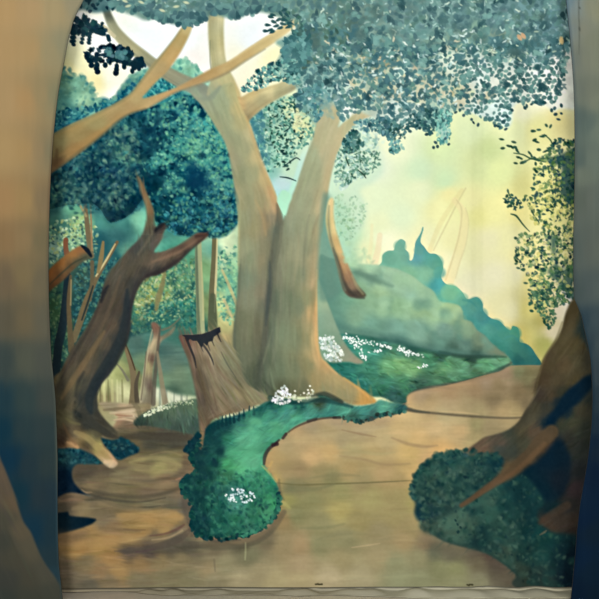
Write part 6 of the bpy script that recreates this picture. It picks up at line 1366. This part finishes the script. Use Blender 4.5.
def hem():
    xs = np.arange(CX0, CX1 + .1, 0.8)
    reach = np.interp(xs, [CX0, 60, 120, 135, 150, 172, 200, 250, 285, 300, 330, 352, 372, 400, 420, 460, 500, 560, CX1],
                      [.004, .004, .006, .016, .056, .072, .064, .064, .070, .086, .066, .078, .088, .104, .125, .125, .12, .115, .10])
    r = np.random.default_rng(5)
    nt_ = 26
    V = []; Cc = []
    top = to_world(xs, np.full_like(xs, CY1))
    bumps = [(150, 12, .010), (172, 9, .014), (215, 16, .010), (288, 12, .012), (306, 9, .013), (352, 14, .014), (372, 10, .010), (415, 13, .016), (440, 20, .006), (469, 14, .014), (505, 12, .014), (540, 16, .010), (596, 16, .01)]
    for k in range(nt_):
        t = k / (nt_ - 1)
        # falls the last centimetre, then rolls out along the floor
        a = min(t / .35, 1.0); b = max(t - .35, 0) / .65
        z = top[:, 2] * (1 - a) + .003
        y = top[:, 1] * (1 - b) - .003 * a - reach * b
        lift = np.zeros_like(xs)
        for c, wd, h in bumps:
            lift += 1.5 * h * np.exp(-((xs - c) / wd) ** 2) * math.sin(math.pi * min(max((t - .25) / .75, 0), 1)) ** 1.2
            lift += .35 * h * np.exp(-((xs - c - 9) / 5) ** 2) * math.sin(2 * math.pi * t) ** 2
        lift += .0025 * np.sin(xs / 6.1 + 5 * t) * np.clip(t * 2, 0, 1)
        z = z + np.abs(lift) * np.clip(reach / .05, .05, 1)
        V.append(np.stack([top[:, 0], y, z], -1))
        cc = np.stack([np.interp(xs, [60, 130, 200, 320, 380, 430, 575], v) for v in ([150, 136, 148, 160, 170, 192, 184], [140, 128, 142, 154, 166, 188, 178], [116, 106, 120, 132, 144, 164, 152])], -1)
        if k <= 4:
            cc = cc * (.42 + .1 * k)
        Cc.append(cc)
    V = np.array(V); nn = len(xs)
    under = V[-1].copy(); under[:, 2] = .0008; under[:, 1] += .006
    V = np.concatenate([V, under[None]]).reshape(-1, 3)
    Cc = np.concatenate([np.array(Cc), np.array(Cc)[-1:]]).reshape(-1, 3)
    jj = np.arange((nt_ + 1) * nn).reshape(nt_ + 1, nn)
    F = np.stack([jj[:-1, :-1], jj[1:, :-1], jj[1:, 1:], jj[:-1, 1:]], -1).reshape(-1, 4)
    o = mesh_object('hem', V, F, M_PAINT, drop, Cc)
    o['label'] = 'unpainted grey hem lying slack and wrinkled on the floor'


hem()
tube('batten', (-2.15, .012, EYE + 344.5 * S), (2.15, .012, EYE + 344.5 * S), .022, M_WOOD, drop)['label'] = 'timber batten that carries the top of the cloth'

# ---------------------------------------------------------------- the wings
WY = -0.15
WK = (DIST + WY) / DIST


def build_wing(cvw, label, ruffle):
    ed = cvw.edge
    ys = np.arange(-44, 609, 2.0)
    nu = 150
    ex = np.interp(ys, [p[1] for p in ed], [p[0] for p in ed])
    outer = cvw.x0 + 1 if cvw.side < 0 else cvw.x0 + (cvw.w - 2) / K
    u = np.linspace(0, 1, nu) ** 0.6           # closer together at the cut edge
    X = outer + (ex[:, None] - outer) * u[None, :]
    Y = np.broadcast_to(ys[:, None], X.shape)
    fi = np.clip((X - cvw.x0) * K, 0, cvw.w - 1.001); fj = np.clip((Y - cvw.y0) * K, 0, cvw.h - 1.001)
    i, j = fi.astype(int), fj.astype(int)
    a, b = (fi - i)[..., None], (fj - j)[..., None]
    c = cvw.c
    col = (c[j, i] * (1 - a) + c[j, i + 1] * a) * (1 - b) + (c[j + 1, i] * (1 - a) + c[j + 1, i + 1] * a) * b
    cid = cvw.id[j, i]
    dy = WY + ruffle * np.sin(X / 37.0) + .4 * ruffle * np.sin(X / 13.0 + Y / 190.0)
    # the cut edge turns back a little
    e = np.abs(ex[:, None] - X)
    dy = dy + 0.006 * np.exp(-(e / 2.2) ** 2)
    V = np.stack([(X - 299.5) * S * WK, dy, EYE - (Y - 299.5) * S * WK], -1)
    V[..., 2] = np.maximum(V[..., 2], .002)
    nr, nc = X.shape
    idw = np.arange(nr * nc).reshape(nr, nc)
    q = np.stack([idw[:-1, :-1], idw[1:, :-1], idw[1:, 1:], idw[:-1, 1:]], -1)
    if cvw.side > 0:
        q = q[..., ::-1]
    root = empty('painted_wing', (float(V[-1, :, 0].mean()), WY, 0))
    root['label'] = label; root['category'] = 'stage wing'; root['group'] = None or 'painted wings at the sides of the cloth'
    off = np.array(root.location)
    Vf = V.reshape(-1, 3) - off
    cf = col.reshape(-1, 3)
    ids = cid[:-1, :-1]
    base = min(np.unique(ids))
    for pid in np.unique(ids):
        s_ = ids == pid
        uu, inv = np.unique(q[s_], return_inverse=True)
        nm, par, lb = PARTS[pid]
        o = mesh_object('painted_bark' if pid == base else nm, Vf[uu], inv.reshape(-1, 4), M_PAINT, root, cf[uu])
        if lb:
            o['label'] = lb
    # board behind the paint: back face and the cut edge, 30 mm thick
    back = V.copy(); back[..., 1] = np.maximum(V[..., 1] + .002, WY + .014)
    st = slice(None, None, 6)
    rows = np.append(np.arange(0, nr, 3), nr - 1) if (nr - 1) % 3 else np.arange(0, nr, 3)
    cols = np.append(np.arange(0, nc, 6), nc - 1)
    bk = back[rows][:, cols]
    fr = V[rows][:, -1:] + np.array([0, .001, 0])
    full = np.concatenate([bk, fr], 1)
    fo = V[rows][:, :1] + np.array([0, .001, 0])
    full = np.concatenate([fo, full], 1)
    a0, a1 = full.shape[:2]
    ib = np.arange(a0 * a1).reshape(a0, a1)
    qb = np.stack([ib[:-1, :-1], ib[:-1, 1:], ib[1:, 1:], ib[1:, :-1]], -1).reshape(-1, 4)
    bo = mesh_object('backing', full.reshape(-1, 3) - off, qb, M_EDGE, root)
    bo['label'] = 'dark board behind the paint with its cut edge'
    return root


build_wing(WINGS[0], 'tall cut wing at left painted as an orange brown tree trunk fading to dark teal', .0015)
build_wing(WINGS[1], 'tall cut wing at right painted as a grey olive tree trunk fading to navy', .002)
